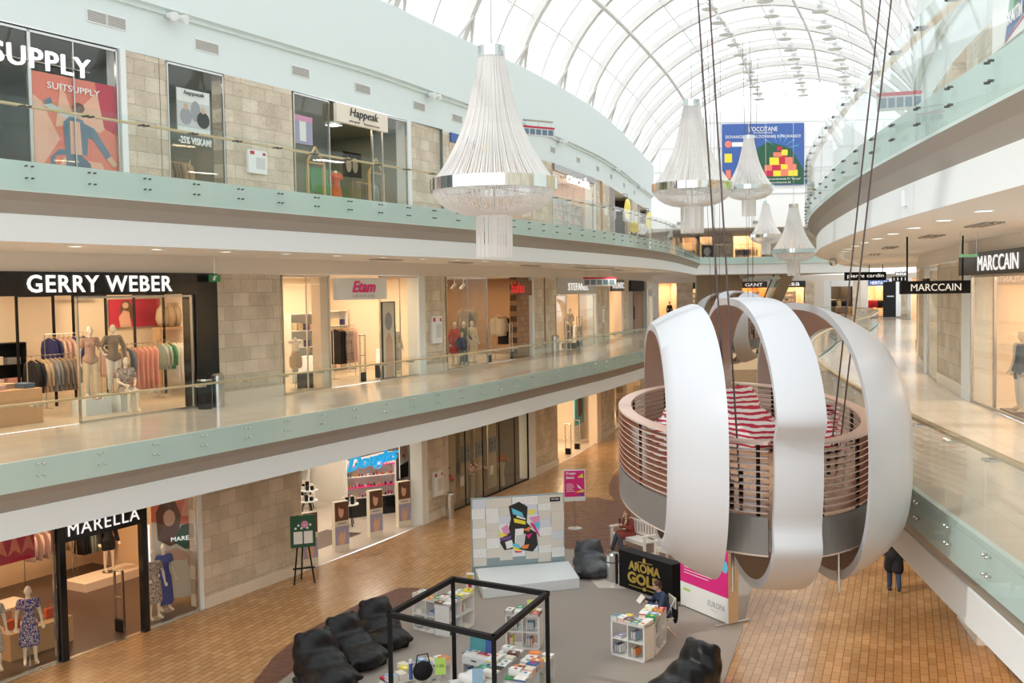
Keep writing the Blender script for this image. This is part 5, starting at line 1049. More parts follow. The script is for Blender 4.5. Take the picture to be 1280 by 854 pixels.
# ------------------------------------------------------------------ right middle gallery shops
f=seg('R',14.86,28.25,F1); room(Fr(f.A,f.P(9.5),F1),5,H,PEACHW,SANDF,950,(1,.74,.5),n=2)
glassfront(f,0,1.85,3.0,'narrow lit shop window beside the white pillar on the right'); glassfront(f,1.85,9.4,3.0,'large lit shop window at the right photo edge',mull=[3.5])
t=panelsign(f,-.4,6.2,3.0,H+.12,'glossy black lit fascia sign at the right photo edge',BLACK,-.12,.18); text('MARCCAIN',2.9,.33,-.15,0,t,LETW,y=-.1,bold=-.004)
b=MB(); b.box((1.9,.1,0),(8,1.9,.06)); structure('floor_dais',b,DARKF,loc=f.A,rz=f.rz)
mannequin(f.P(2.25,.45,.065),f.rz+.5,'mannequin in pale grey top nearest the window corner','std',(('top','white'),('shorts','denim'),('trousers','white')))
mannequin(f.P(2.75,.35,.065),f.rz+.4,'mannequin in denim jacket and white trousers','step',(('jacket','denim'),('trousers','white')))
mannequin(f.P(3.6,.6,.065),f.rz+.2,'mannequin in patterned dress at the right photo edge','std',(('dress','lace'),))
column('R',28.25,29.18,F1,WHITE); pier('R',29.18,33.37,F1)
f=seg('R',33.37,36.17,F1); room(f,4,H,WARMWALL,SANDF,420); glassfront(f,.0,f.W,H-.03,'slim shop window between two stone walls on the right')
mannequin(f.P(1.6,.6,.5),f.rz+.3,'mannequin in dark suit jacket in the slim window','std',(('jacket','navy'),('trousers','grey'))); box_thing('plinth','steel plinth under the suit mannequin','plinth',f,1.6,.6,0,.7,.6,.5,STEEL)
shelfunit(f,1.6,1.4,1.4,1.6,3,'in the slim window on the right',BLACKM,4)
t=panelsign(f,.4,1.6,2.7,2.98,'tiny dark sign with blue letters above the slim window',BLACKM,-.15,.1); b=MB(); b.box((-.4,-.06,-.06),(.4,-.05,.06)); ob('blue_lit_strip',b,mat('blue_glow',(.2,.3,.9),.4,0,.8),t)
column('R',36.17,37,F1,WHITE); pier('R',37,42,F1)
f=seg('R',42,50,F1); room(f,3,H,PEACHW,SANDF,420); pier('R',50,57,F1); f=seg('R',57,65,F1); room(f,3,H,PEACHW,SANDF,300); pier('R',65,72,F1)
f=seg('R',72,82,F1); room(f,3,H,WARMWALL,SANDF,400); pier('R',82,88,F1)
f=seg('R',88,91,F1); room(f,2,H,WARMWALL,SANDF,200); column('R',91,92,F1); pier('R',92,94,F1)
pier('R',2,14.8,F1)
def hangsign(cx,cy,rz,w_,h,z,txt,label,tm=LETW,bm=BLACKM,tw=.8,top=None,rods=(-.42,.42)):
    t=thing('hanging_sign',label,'sign',(cx,cy,z),rz); b=MB(); b.box((-w_/2,-.06,-h/2),(w_/2,.06,h/2)); ob('sign_board',b,bm,t)
    text(txt,w_*tw,h*.55,0,0,t,tm,y=-.07); top=top or (F2-1.36-z)
    for s in rods: b=MB(); b.tube([(s*w_,0,h/2),(s*w_,0,top)],.018,6); ob('hanging_rod',b,BLACKM,t)
    return t
hangsign(8.83,21.7,-.05,1.42,.27,7.90,'MARCCAIN','black hanging sign with thin silver capitals, nearest on the right gallery',mat('silver_letters',(.8,.78,.72),.4,0,.5),tw=.72,rods=(-.40,.40))
hangsign(17.0,50,-.05,1.95,.40,8.42,'pierre cardin','black hanging sign with white lowercase name, farther along',tw=.88,rods=(.1,.42))
hangsign(26.1,70,-.1,.95,.36,8.38,'| | | |','small black sign with white stripes beyond the lowercase sign',rods=(-.3,.4)); hangsign(25.7,68.6,-.1,.8,.28,8.72,'bite','small grey sign above the striped sign',bm=PR['grey'],rods=(0,))
t=thing('exit_sign','small green lit exit plate on thin rods near the black fascia','sign',(8.78,20.0,8.50),-.1); b=MB(); b.box((-.17,-.02,-.03),(.17,.02,.03)); ob('sign_board',b,mat('green_glow',(.25,.6,.35),.4,0,.15),t); b=MB(); b.tube([(.15,0,.03),(.15,0,.46)],.008,5); b.tube([(-.15,0,.03),(-.15,0,.46)],.008,5); ob('hanging_rod',b,STEEL,t)
t=thing('exit_sign','small green exit sign above the stone edge beside the black pillar','sign',seg('L',17.79,20.29,F1).P(-.3,-.3,3.25),seg('L',17.79,20.29,F1).rz); b=MB(); b.box((-.17,-.03,-.09),(.17,.03,.09)); ob('sign_board',b,PR['green'],t); b=MB(); b.poly([(-.1,-.034,-.05),(-.02,-.034,-.05),(.0,-.034,.02),(.06,-.034,.05),(-.02,-.034,.06),(-.08,-.034,.02)],0,(0,.003,0)); ob('running_figure',b,LETWP,t); b=MB(); b.tube([(0,0,.09),(0,0,.55)],.008,5); ob('hanging_rod',b,STEEL,t)
t=thing('dome_camera','round security camera under the curved right soffit','camera',(10.3,33.3,F2-1.36)); b=MB(); b.tube([(0,0,0),(0,0,-.12)],.05,8); ob('mount',b,WHITE,t); b=MB(); b.sph((0,0,-.22),.14,0,12,8); ob('camera_dome',b,STEEL,t,smooth=True)
b=MB(); b.box((-.05,-.02,-.12),(.05,.02,.12)); p=pt(offc(Rc,-.30),18.6); tag(ob('wall_switch',b,WHITE,None,(p.x,p.y,F2-1.08),-1.4),'tiny white box on the right white fascia','switch box')
# right upper walls
f=seg('R',20.5,26.2,F2); 
b=MB(); b.box((0,-.03,0),(f.W,.0,H)); structure('wall_shopfront',b,WHITE,loc=f.A,rz=f.rz)
t=poster(f,.1,2.6,2.55,4.3,-.08,'white green and blue poster at the top right corner',PR['white'],[(PR['green'],[(.45,.25),(.65,.95),(1,.95),(1,.45)]),(PR['blue'],[(.38,.02),(.45,.22),(1,.45),(1,.2)]),(PR['red'],[(.38,.0),(1,.14),(1,.18),(.38,.02)])]); text('SKAITM',1.1,.26,.45,-.45,t,LETWP,y=-.03,bold=.02)
pier('R',26.4,29,F2); pier('R',31,34,F2); pier('R',2,20.4,F2)
f=seg('R',29,31,F2); room(f,2,H,PEACHW,SANDF,60); f=seg('R',34,40,F2); room(f,2,H,mat('pale_shop',(.8,.82,.8),.6),SANDF,160,(1,.95,.9)); pier('R',40,98,F2)
b=MB(); b.box((0,-.05,.1),(3.6,.0,2.2)); tag(ob('green_shelf_panel',b,PR['lime'],None,seg('R',34,40,F2).P(.6,.6),seg('R',34,40,F2).rz),'pale green panel behind the right upper glass','panel')
# right ground shop
for s0,s1,k in [(14,20,'s'),(20,26,'s'),(26,28,'p'),(28,33,'p'),(33,40,'s'),(40,95,'p'),(2,14,'p')]:
    if k=='p': pier('R',s0,s1,0)
    else:
        f=seg('R',s0,s1,0); room(f,4,H,PEACHW,SANDF,420,(1,.66,.38)); glassfront(f,0,f.W,H-.02,{14:'lit ground floor shop window under the right gallery, lower part',20:'lit ground floor shop window beside the right pillar foot',33:'lit ground floor shop window behind the large pod'}[s0],mull=[2,4])
        b=MB(); b.box((0,-.06,0),(f.W,.02,.12)); structure('baseboard_shop',b,STEEL,loc=f.A,rz=f.rz)
        for i in range(3): 
            b=MB(); b.box((-.12,-.01,0),(.12,.01,.3)); tag(ob('price_card',b,WHITE,None,f.P(1+i*2,.25,.15),f.rz),['left','middle','right'][i]+f' pale price card low in the {"lower" if s0==14 else "upper" if s0==20 else "hidden"} right ground window','card')
f=seg('R',26,28,0); b=MB(); b.box((0,-.35,0),(f.W,.2,.35)); b.box((.2,-.25,.35),(f.W-.2,.2,3.8)); structure('pillar_foot',b,WHITE,loc=f.A,rz=f.rz)
# ------------------------------------------------------------------ book fair: shelves, books, black cube frame
BCOL=['white','white','cream','cream','navy','red','yellow','teal','orange','black','lilac','green','brown','skyblue','skyblue','white']
BKM={'white':PR['white'],'cream':PR['cream'],'navy':PR['blue'],'red':PR['red'],'yellow':PR['yellow'],'teal':P_('teal',(.08,.32,.36)),'orange':PR['orange'],'black':PR['black'],'lilac':PR['lav'],'green':PR['green'],'brown':PR['brown'],'skyblue':P_('pale_blue',(.30,.48,.66))}
bm_=MB(); bm_.box((-.07,-.10,.002),(.068,.10,.023),1); bm_.box((-.073,-.103,0),(.07,.103,.003),0); bm_.box((-.073,-.103,.022),(.07,.103,.0255),0); bm_.box((-.074,-.103,0),(-.07,.103,.0255),0)
bookm=bm_.mesh('book')
bm2=MB(); bm2.box((-.04,-.04,.0258),(.03,.02,.0263),0); artm=bm2.mesh('cover_art')
def book(p,rz,col,where,rot=None,thick=1.0,sc=1.15):
    o=put('book',bookm,[BKM[col],PAPER],None,p,rz,rot=rot); o.scale=(sc,sc,thick)
    tag(o,f'{col} covered book {where}','book',f'{col} covered books {where}')
    if rot is None:
        a=put('cover_picture',artm,[BKM[R_.choice(BCOL)]],o)
    return o
def bookcase(x,y,rz,label,where,nx=5,ny=2,h=.77,w_=.77,d=.39,stackmax=4,inside=True,topbooks=True,levels=2):
    t=thing('bookcase',label,'bookcase',(x,y,.017),rz); th_=.035
    for s in (0,w_-th_): b=MB(); b.box((s,0,0),(s+th_,d,h)); ob('side_panel',b,WPLY,t)
    b=MB(); b.box((0,0,h-th_),(w_,d,h)); ob('top_panel',b,WPLY,t); b=MB(); b.box((0,0,0),(w_,d,th_)); ob('bottom_panel',b,WPLY,t)
    for l in range(1,levels): b=MB(); zz=h*l/levels; b.box((th_,.0,zz-.01),(w_-th_,d,zz+.01)); ob('shelf_board',b,WPLY,t)
    b=MB(); b.box((w_/2-.01,0,th_),(w_/2+.01,d,h-th_)); ob('divider',b,WPLY,t)
    ca,sa=math.cos(rz),math.sin(rz)
    def G(u,v,z): return (x+u*ca-v*sa,y+u*sa+v*ca,.017+z)
    if topbooks:
        for i in range(nx):
            for j in range(ny):
                u=w_*(i+.5)/nx; v=d*(j+.5)/ny if ny>1 else d/2; c=R_.choice(BCOL); c2=R_.choice(BCOL); r=rz+R_.uniform(-.12,.12); z=h
                for k in range(R_.randint(1,stackmax)): book(G(u,v,z),r+R_.uniform(-.03,.03),c if k%2==0 else R_.choice(('white','cream',c)),'on top of '+where,sc=min(1.1,w_/nx/.155)); z+=.0265
    if inside:
        for c_ in (0,1):
            for l in range(levels):
                z0=th_ if l==0 else h*l/levels+.011; u0=(.06 if c_==0 else w_/2+.05); r=R_.random()
                if r<.5:
                    c=R_.choice(BCOL); z=z0
                    for k in range(R_.randint(2,4)): book(G(u0+.12,.13,z),rz+R_.uniform(-.1,.1),c,'inside '+where); z+=.0265
                else:
                    for k in range(R_.randint(2,5)): book(G(u0+.03+k*.035,.14,z0+.125),rz,R_.choice(BCOL),'inside '+where,rot=(0,PI/2,rz),sc=1.1)
    return t,G
bookcase(-2.45,24.22,-.60,'low white bookcase at back left, its openings facing the camera','the back left bookcase',5,2)
bookcase(-1.55,23.52,1.05,'low white bookcase at back left turned to the right','the back left bookcase turned right',6,2,w_=1.1)
bookcase(-.25,22.80,-.22,'low white bookcase alone behind the right corner of the cube frame','the lone bookcase behind the frame',4,2)
bookcase(2.05,22.30,-.70,'low white bookcase in front of the seated reader','the reader bookcase',5,2,w_=.86)
bookcase(2.99,22.13,1.18,'low white bookcase beside the reader turned right','the reader bookcase turned right',6,2,w_=1.0)
bookcase(-2.08,19.25,.62,'white counter with book stacks inside the black cube frame','the counter inside the frame',5,2,w_=1.0)
t,G=bookcase(-1.10,20.35,-.60,'white unit with a small drawer inside the black cube frame','the drawer unit',4,1,w_=.62,stackmax=1)
b=MB(); b.box((.03,-.02,.58),(.59,.0,.75)); ob('drawer',b,WHITE,t,bevel=.004); b=MB(); b.box((.25,-.03,.66),(.37,-.02,.69)); ob('drawer_handle',b,PR['brown'],t)
for i,c in enumerate(['teal','teal','navy']): book(G(.12+i*.19,.28,.77+.14),-.6,c,'standing upright on the drawer unit',rot=(PI/2*.92,0,-.6),sc=1.35)
bookcase(.12,18.75,1.15,'white bookcase of colourful books in the right of the frame, turned right','the right bookcase in the frame',8,2,w_=1.5,stackmax=5)
bookcase(-.48,19.0,1.15,'white bookcase carrying bright books, left row in the frame','the left row of the right stall',8,2,w_=1.5,stackmax=4,inside=False)
bookcase(-2.35,18.75,.62,'small white stall of red books at the frame front left','the front left stall',3,2,w_=.6,stackmax=6)
def card(x,y,z,rz,m,txt,label,tilt=.25):
    t=thing('note_card',label,'card',(x,y,z),rz); t.rotation_euler=(-tilt,0,rz); b=MB(); b.box((-.10,0,0),(.10,.006,.30)); ob('card_sheet',b,m,t)
    if txt: text(txt,.13,.05,0,.16,t,PR['black'],y=-.004,ext=.001)
    return t
card(-1.42,18.9,.9,.1,PR['lime'],'1.25','upright lime green price card on the counter in the frame'); card(.36,22.83,.79,.3,mat('yellow_green_card',(.62,.72,.2),.5),'','yellow green card at the right corner of the frame'); card(-.72,18.6,.8,.1,PR['skyblue'] if 'skyblue' in PR else BKM['skyblue'],'','small light blue card beside the plastic bag')
t=thing('shoulder_bag','black bag standing on the counter in the cube frame','bag',(-1.75,18.95,.79),.5); b=MB(); b.sph((0,0,.17),(.20,.13,.18),0,14,10); ob('bag_body',remesh and b,BLACKM,t,smooth=True); b=MB(); b.tube([(-.15,0,.25),(-.1,0,.48),(.1,0,.48),(.15,0,.25)],.012,6); ob('bag_handle',b,BLACKM,t)
t=thing('flask','slim dark blue flask with white cap beside the black bag','flask',(-1.98,19.0,.79)); b=MB(); b.lathe([(0,0),(.035,0),(.035,.28),(.03,.3),(0,.3)],14); ob('flask_body',b,PR['blue'],t); b=MB(); b.lathe([(.032,.3),(.032,.37),(0,.37)],14); ob('cap',b,WHITE,t)
b=MB(); b.sph((0,0,.1),(.26,.2,.11),0,16,10); me=b.mesh('s',True)
for v in me.vertices: v.co.z=max(0,v.co.z+.03*math.sin(21*v.co.x+13*v.co.y))
tag(put('plastic_bag',me,PR['white'],None,(-.85,18.95,.72)),'crumpled white plastic bag in the cube frame','bag')
t=thing('small_table','small white table under the crumpled plastic bag','table',(-.85,18.95,.017),.4); b=MB(); b.box((-.35,-.3,.66),(.35,.3,.70)); ob('table_top',b,WPLY,t)
for sx in (-.3,.3):
    for sy in (-.25,.25): b=MB(); b.box((sx-.02,sy-.02,0),(sx+.02,sy+.02,.66)); ob('leg',b,BLACKM,t)
K4=[(-2.25,18.2),(-1.25,20.4),(.58,19.3),(-.38,16.85)]
t=thing('cube_frame','large open cube frame of black square tube','frame',(K4[0][0],K4[0][1],.017)); o0=Vector((K4[0][0],K4[0][1],0))
for x,y in K4: b=MB(); b.box((x-o0.x-.04,y-o0.y-.04,0),(x-o0.x+.04,y-o0.y+.04,2.25)); ob('post',b,BLACKM,t)
for z in (2.25,):
    for i in range(4):
        A=Vector((*K4[i],0))-o0; B=Vector((*K4[(i+1)%4],0))-o0; d=(B-A); L_=d.length; b=MB(); b.box((-.04,-.045,-.045),(L_+.04,.045,.045)); o=ob('beam',b,BLACKM,t,(A.x,A.y,z),math.atan2(d.y,d.x))
# stage with collage wall
t=thing('stage','low white platform in front of the newspaper collage','platform',(0,27.5,.017)); b=MB(); b.poly([(-1.12,1.0,0),(1.50,1.65,0),(1.70,-.10,0),(-.86,-.95,0)],0,(0,0,.28)); ob('platform',b,mat('stage_white',(.72,.78,.80),.4),t,bevel=.01)
t=thing('collage_wall','panel of pasted book pages with black and multicoloured abstract shapes','panel',(.10,28.85,.017),.245); b=MB(); b.box((-1.34,0,.0),(1.34,.10,2.22)); ob('panel_board',b,mat('grey_blue_board',(.28,.36,.38),.5),t)
b=MB(); ms=[PR['white'],PR['lgrey'],P_('page_ivory',(.72,.68,.60)),P_('page_blue',(.66,.70,.78)),PR['grey']]; rn=random.Random(5)
for c_ in range(7):
    z=2.2; x0=-1.32+c_*.377
    while z>.55:
        h=rn.uniform(.2,.3); k=rn.choice([0,2,3,2,0]); dx=rn.uniform(-.01,.02); b.box((x0+dx,-.006,z-h),(x0+dx+.37,-.002,z-.006),k)
        for s in (.02,.19):
            for l in range(5): b.box((x0+dx+s,-.0075,z-.05-l*(h-.07)/5),(x0+dx+s+.15,-.0062,z-.05-l*(h-.07)/5+.006),1)
        z-=h
ob('pasted_page',b,ms,t)
b=MB(); ms=[PR['black'],PR['sky'],PR['yellow'],PR['magenta'],PR['pink'],PR['purple'],PR['orange'],PR['white'],PR['lgrey']]
def sh(k,pts,i): b.poly([(x,-.010-.0015*i,z) for x,z in pts],k,(0,.0014,0))
sh(0,[(-.28,1.95),(.02,2.06),(.27,1.9),(.24,1.45),(.38,1.3),(-.3,1.28),(-.22,1.6)],0); sh(0,[(-.42,.72),(-.55,.95),(-.35,1.25),(.1,1.4),(.52,1.15),(.55,.8),(.4,.62),(.2,.66),(-.1,.75)],1); sh(1,[(-.2,1.9),(.1,1.75),(.16,1.62),(-.16,1.72)],2); sh(2,[(-.14,1.6),(.2,1.5),(.2,1.4),(-.12,1.48)],3); sh(7,[(-.05,1.68),(.2,1.58),(.2,1.54),(-.06,1.62)],4)
sh(2,[(.3,1.8),(.5,1.82),(.42,1.68),(.28,1.7)],2); sh(4,[(.3,1.6),(.62,1.62),(.6,1.45),(.42,1.42)],2); sh(3,[(.32,1.45),(.45,1.42),(.64,1.0),(.55,1.1)],3); sh(1,[(.42,1.42),(.62,1.45),(.6,1.2)],4); sh(4,[(-.5,1.35),(-.32,1.45),(-.25,1.2),(-.42,1.15)],2); sh(2,[(-.62,1.3),(-.5,1.2),(-.3,1.15),(-.52,1.08)],3); sh(5,[(-.55,1.08),(-.2,1.12),(-.25,1.0),(-.55,1.0)],3)
sh(7,[(-.1,1.3),(.15,1.3),(.1,.85),(-.12,.9)],4); sh(8,[(-.08,1.1),(.2,1.15),(.14,.75),(-.1,.8)],5); sh(6,[(.12,1.25),(.35,1.35),(.3,1.2)],5); sh(3,[(.2,1.1),(.4,1.15),(.3,1.0)],5); sh(7,[(-.4,.95),(-.2,1.0),(-.15,.8),(-.35,.75)],5); sh(1,[(-.2,.9),(0,.86),(.06,.74),(-.15,.76)],6); sh(2,[(-.2,.8),(-.02,.76),(.02,.66),(-.1,.68)],7); sh(6,[(.08,.82),(.3,.84),(.25,.72),(.1,.72)],6); sh(3,[(-.15,.68),(.1,.66),(.05,.62),(-.1,.63)],6)
ob('painted_shapes',b,ms,t); b=MB(); b.box((.92,-.012,2.0),(1.22,-.009,2.12)); ob('black_label',b,BLACKM,t); text('europa',.22,.06,1.07,2.06,t,LETWP,y=-.014,ext=.001)
t=thing('small_sign_box','small gold and white upright sign beside the stage','sign',(-1.22,27.5,.017),-.1); b=MB(); b.box((-.10,-.08,0),(.10,.08,.42)); ob('box_body',b,PR['white'],t); b=MB(); b.box((-.09,-.084,.24),(.09,-.08,.40)); ob('gold_label',b,PR['gold'],t); b=MB(); b.box((-.05,-.084,.06),(.05,-.08,.18)); ob('red_print',b,PR['red'],t)
# poster stand, easel, coffee stand, pink wall, bin
t=thing('poster_stand','pink poster in steel frame on a round-foot pole','poster stand',(2.0,34.4,0.01),.12); b=MB(); b.lathe([(0,0),(.24,0),(.24,.02),(.03,.045),(0,.045)],24); ob('round_base',b,mat('pale_steel',(.6,.62,.62),.4,.3),t); b=MB(); b.tube([(0,0,.03),(0,0,.95)],.025,8); ob('pole',b,STEEL,t)
b=MB(); b.box((-.37,-.02,.93),(.37,.02,1.98)); ob('poster_board',b,WHITE,t); b=MB(); ms=[PR['magenta'],PR['white'],PR['yellow'],PR['purple'],PR['lgrey']]
b.box((-.34,-.024,1.08),(.34,-.02,1.95),0); b.poly([(.1,-.03,1.72),(.28,-.03,1.86),(.3,-.03,1.7)],2,(0,.002,0)); b.poly([(.08,-.03,1.5),(.2,-.03,1.4),(.26,-.03,1.3),(.12,-.03,1.38)],1,(0,.002,0)); b.poly([(.0,-.03,1.22),(.32,-.03,1.32),(.32,-.03,1.22)],2,(0,.002,0)); b.poly([(.05,-.032,1.12),(.32,-.032,1.2),(.32,-.032,1.1)],3,(0,.002,0))
for l in range(6): b.box((-.28,-.027,1.5-.05*l),(-.28+.22+(l%3)*.03,-.0245,1.515-.05*l),1)
ob('printed_picture',b,ms,t); text('Knygu',.32,.10,-.12,1.86,t,LETWP,y=-.03,bold=.03,ext=.002); text('dienos',.28,.10,-.15,1.73,t,LETWP,y=-.03,bold=.03,ext=.002)
t=thing('easel','black tripod easel holding a green notice board','easel',(-5.85,28.35,.01),.35)
for x0,x1,y0,y1 in ((-.28,-.14,-.12,0),(.28,.14,-.12,0),(0,0,.45,.02)): b=MB(); b.tube([(x0,y0,0),(x1,y1,1.15),(x1*.9,y1,1.9 if x0 else 1.3)],.022,6); ob('leg',b,BLACKM,t)
b=MB(); b.box((-.30,-.12,.42),(.30,-.07,.46)); ob('crossbar',b,BLACKM,t); b=MB(); b.box((-.34,-.09,1.02),(.34,-.05,1.9)); ob('notice_board',b,PR['dgreen'],t); b=MB(); b.box((-.26,-.094,1.12),(-.02,-.09,1.46),0); b.box((.02,-.094,1.12),(.26,-.09,1.46),0); b.poly([(x,-.094,z) for x,z in ell(.05,1.65,.1,.1)],1,(0,.003,0))
for k in range(6): b.poly([(x,-.094,z) for x,z in ell(-.2+.08*k,1.55+.08*(k%2),.035,.035,8)],0,(0,.003,0))
ob('pinned_sheet',b,[PR['white'],PR['pink']],t)
t=thing('coffee_stand','black box stand with gold coffee lettering','stand',(2.77,27.58,.017),-.951); b=MB(); b.box((0,0,0),(2.02,.4,.98)); ob('counter_body',b,BLACKM,t,bevel=.01)
text('AROMA',1.2,.24,1.0,.66,t,PR['gold'],y=-.012,bold=.03); text('GOLD',1.28,.30,1.0,.35,t,PR['gold'],y=-.012,bold=.04); b=MB(); b.poly([(x,-.012,z) for x,z in ell(1.0,.87,.05,.07,10)],0,(0,.01,0)); b.poly([(.75,-.012,.81),(1.3,-.012,.84),(1.3,-.012,.82),(.75,-.012,.795)],0,(0,.01,0)); b.poly([(.4,-.012,.13),(.9,-.012,.13),(.9,-.012,.11),(.4,-.012,.11)],0,(0,.01,0)); b.poly([(1.1,-.012,.13),(1.6,-.012,.13),(1.6,-.012,.11),(1.1,-.012,.11)],0,(0,.01,0)); b.poly([(x,-.012,z) for x,z in ell(1.0,.12,.08,.05,10)],0,(0,.01,0)); ob('gold_emblem',b,PR['gold'],t)
t=thing('litter_bin','shiny steel bin left of the black coffee stand','bin',(2.62,27.75,.017)); b=MB(); b.lathe([(0,0),(.17,0),(.17,.80),(.15,.86),(0,.86)],20); ob('bin_body',b,CHROME,t,smooth=False); b=MB(); b.lathe([(.171,.6),(.175,.6),(.175,.63),(.171,.63)],20); ob('bin_band',b,DSTEEL,t)
t=thing('banner_wall','freestanding pink and white display wall on steel feet','banner',(4.13,25.76,.03),-1.085); b=MB(); b.box((0,0,.02),(1.84,.30,2.25)); ob('wall_body',b,mat('beige_edge',(.62,.47,.30),.6),t); b=MB(); b.box((.0,-.004,.62),(1.84,0,2.25),0); b.box((0,-.004,.02),(1.84,0,.62),1); b.poly([(x,-.007,z) for x,z in ell(1.72,1.35,.12,.16,6)],2,(0,.003,0)); b.poly([(x,-.007,z) for x,z in ell(1.66,1.55,.10,.12,5)],3,(0,.003,0))
for l in range(6): b.box((.15,-.007,1.36-.07*l-(.14 if l>1 else 0)),(.15+1.2-.12*(l%3),-.004,1.375-.07*l-(.14 if l>1 else 0)),1)
ob('printed_face',b,[PR['magenta'],PR['white'],PR['sky'],PR['slate']],t); text('Balandzio 18 d. 18 val.',1.1,.09,.72,1.22,t,LETWP,y=-.01,bold=.02,ext=.002); text('EUROPA',.62,.14,1.4,.34,t,PR['grey'],y=-.01,ext=.002,space=1.2); text('Vilnius',.3,.04,1.3,.2,t,PR['lgrey'],y=-.01,ext=.002); b=MB(); b.box((.12,-.008,.42),(.4,-.004,.48)); ob('green_mark',b,PR['lime'],t)
for x in (.05,1.79): b=MB(); b.box((x-.03,-.35,-.013),(x+.03,.65,.02)); ob('foot',b,STEEL,t)
# benches
def bench(x,y,rz,label,w_=1.75):
    t=thing('garden_bench',label,'bench',(x,y,.011),rz); BW=mat('bench_white',(.85,.82,.77),.45)
    for sx in (-w_/2,w_/2-.07):
        b=MB(); b.box((sx,-.28,0),(sx+.07,-.21,.64)); ob('leg',b,BW,t); b=MB(); b.box((sx,.20,0),(sx+.07,.27,.92)); ob('leg',b,BW,t); b=MB(); b.box((sx-.01,-.32,.62),(sx+.08,.24,.67)); ob('armrest',b,BW,t,bevel=.01)
    b=MB(); 
    for k in range(5): b.box((-w_/2+.03,-.26+k*.10,.42),(w_/2-.03,-.175+k*.10,.45))
    ob('seat',b,BW,t); b=MB(); b.box((-w_/2+.07,.20,.50),(w_/2-.07,.25,.56)); b.box((-w_/2+.07,.20,.86),(w_/2-.07,.25,.93))
    for k in range(11): x0=-w_/2+.14+k*(w_-.28)/10.5; b.box((x0,.21,.56),(x0+.06,.24,.86))
    ob('backrest',b,BW,t); b=MB(); b.box((-w_/2+.07,-.25,.34),(w_/2-.07,-.22,.42)); ob('apron',b,BW,t); return t
bench(3.62,31.25,-1.06,'white slatted garden bench with a woman sitting on it'); bench(4.72,29.5,-.9,'second white garden bench partly hidden by the pod',1.5)
# ------------------------------------------------------------------ people
def person(loc,rz,label,pz,wear,hairc,hair='long',z=0,scale=1.0,hold=None):
    p=PZ[pz]; t=thing('person',label,'person',loc,rz); t.scale=(scale,)*3
    k=('person',pz); 
    if k not in _mc: b=bodyparts(p,False); hands(b,p,.0095,.8); _mc[k]=remesh(b,.009,2)
    put('body',_mc[k],SKIN,t)
    for kind,fb in [x[:2] for x in wear]: put({'shirt':'jumper','jacket':'jacket','coat':'coat','trousers':'trousers','top':'top'}[kind],figmesh(pz,kind),FB[fb],t)
    h=p['hd']; b=MB(); b.sph(h+V(0,.018,.022),(.082,.098,.108),0,16,12)
    if hair=='long': b.cap(h+V(0,.06,-.02),.075,h+V(0,.08,-.26),.055); b.cap(h+V(.06,.02,-.02),.035,h+V(.08,.0,-.24),.03); b.cap(h+V(-.06,.02,-.02),.035,h+V(-.08,.0,-.24),.03)
    ob('hair',b,hairc,t,smooth=True)
    b=MB()
    for s in (-1,1): b.sph(h+V(s*.028,-.086,.01),(.010,.006,.006),0,8,6)
    ob('eyes',b,PR['black'],t)
    for i in (0,1):
        a,to=p['an'][i],p['to'][i]; b=MB(); b.cap(a+V(0,.03,-.045),.045,to+V(0,0,.01),.042); o=ob('shoe',b,wear[-1][2] if len(wear[-1])>2 else PR['grey'],t,smooth=True)
    return t
PZ['bench']=pose(pel=(0,.1,.56),wa=(0,.1,.70),ch=(0,.04,.90),nk=(0,.0,1.07),hd=(.01,-.06,1.21),sh=[(-.16,.02,1.00),(.16,.02,1.00)],el=[(-.21,-.03,.76),(.21,-.05,.77)],wr=[(-.07,-.22,.80),(.08,-.22,.83)],ha=[(-.02,-.28,.86),(.03,-.27,.89)],
     hp=[(-.09,.08,.53),(.09,.08,.53)],kn=[(-.07,-.36,.55),(.06,-.36,.56)],an=[(-.16,-.48,.09),(.22,-.40,.09)],to=[(-.22,-.61,.035),(.28,-.53,.035)])
PZ['read']=pose(pel=(0,.1,.56),wa=(0,.09,.70),ch=(0,.02,.90),nk=(0,-.03,1.07),hd=(0,-.10,1.20),sh=[(-.18,.0,1.00),(.18,.0,1.00)],el=[(-.25,-.10,.76),(.25,-.10,.76)],wr=[(-.12,-.34,.85),(.12,-.34,.85)],ha=[(-.08,-.42,.89),(.08,-.42,.89)],
     hp=[(-.09,.08,.53),(.09,.08,.53)],kn=[(-.12,-.34,.54),(.12,-.34,.54)],an=[(-.12,-.30,.09),(.12,-.30,.09)],to=[(-.13,-.44,.035),(.13,-.44,.035)])
FB['redbrown']=fabric('redbrown',(.24,.04,.03)); FB['darkgrey']=fabric('darkgrey',(.07,.08,.10)); FB['inkblue']=fabric('inkblue',(.03,.05,.10))
HB=mat('hair_brown',(.20,.09,.04),.6); HD=mat('hair_dark',(.05,.02,.012),.5)
def lift(f_,dz): return f_
person((3.45,31.5,-.062),-1.06,'person with long brown hair in dark red jacket sitting on the white bench','bench',[('coat','redbrown'),('trousers','darkgrey',PR['grey'])],HB)
t=thing('scarf','cream scarf around the neck of the person on the bench','scarf',(3.45,31.5,-.062),-1.06); b=MB(); b.tube([(-.09,.02,1.06),(0,-.09,1.04),(.09,.02,1.06),(.05,-.1,.98),(.03,-.14,.80)],.032,8); ob('scarf_cloth',b,FB['cream'],t,smooth=True)
b=MB(); b.box((-.035,-.005,0),(.035,.005,.14)); tag(ob('mobile_phone',b,BLACKM,None,(3.45-.30*.873+.0,31.5-.30*.487,.86),-1.06),'small dark phone held by the person on the bench','phone')
PRD=(3.32,23.55); rzR=-1.35
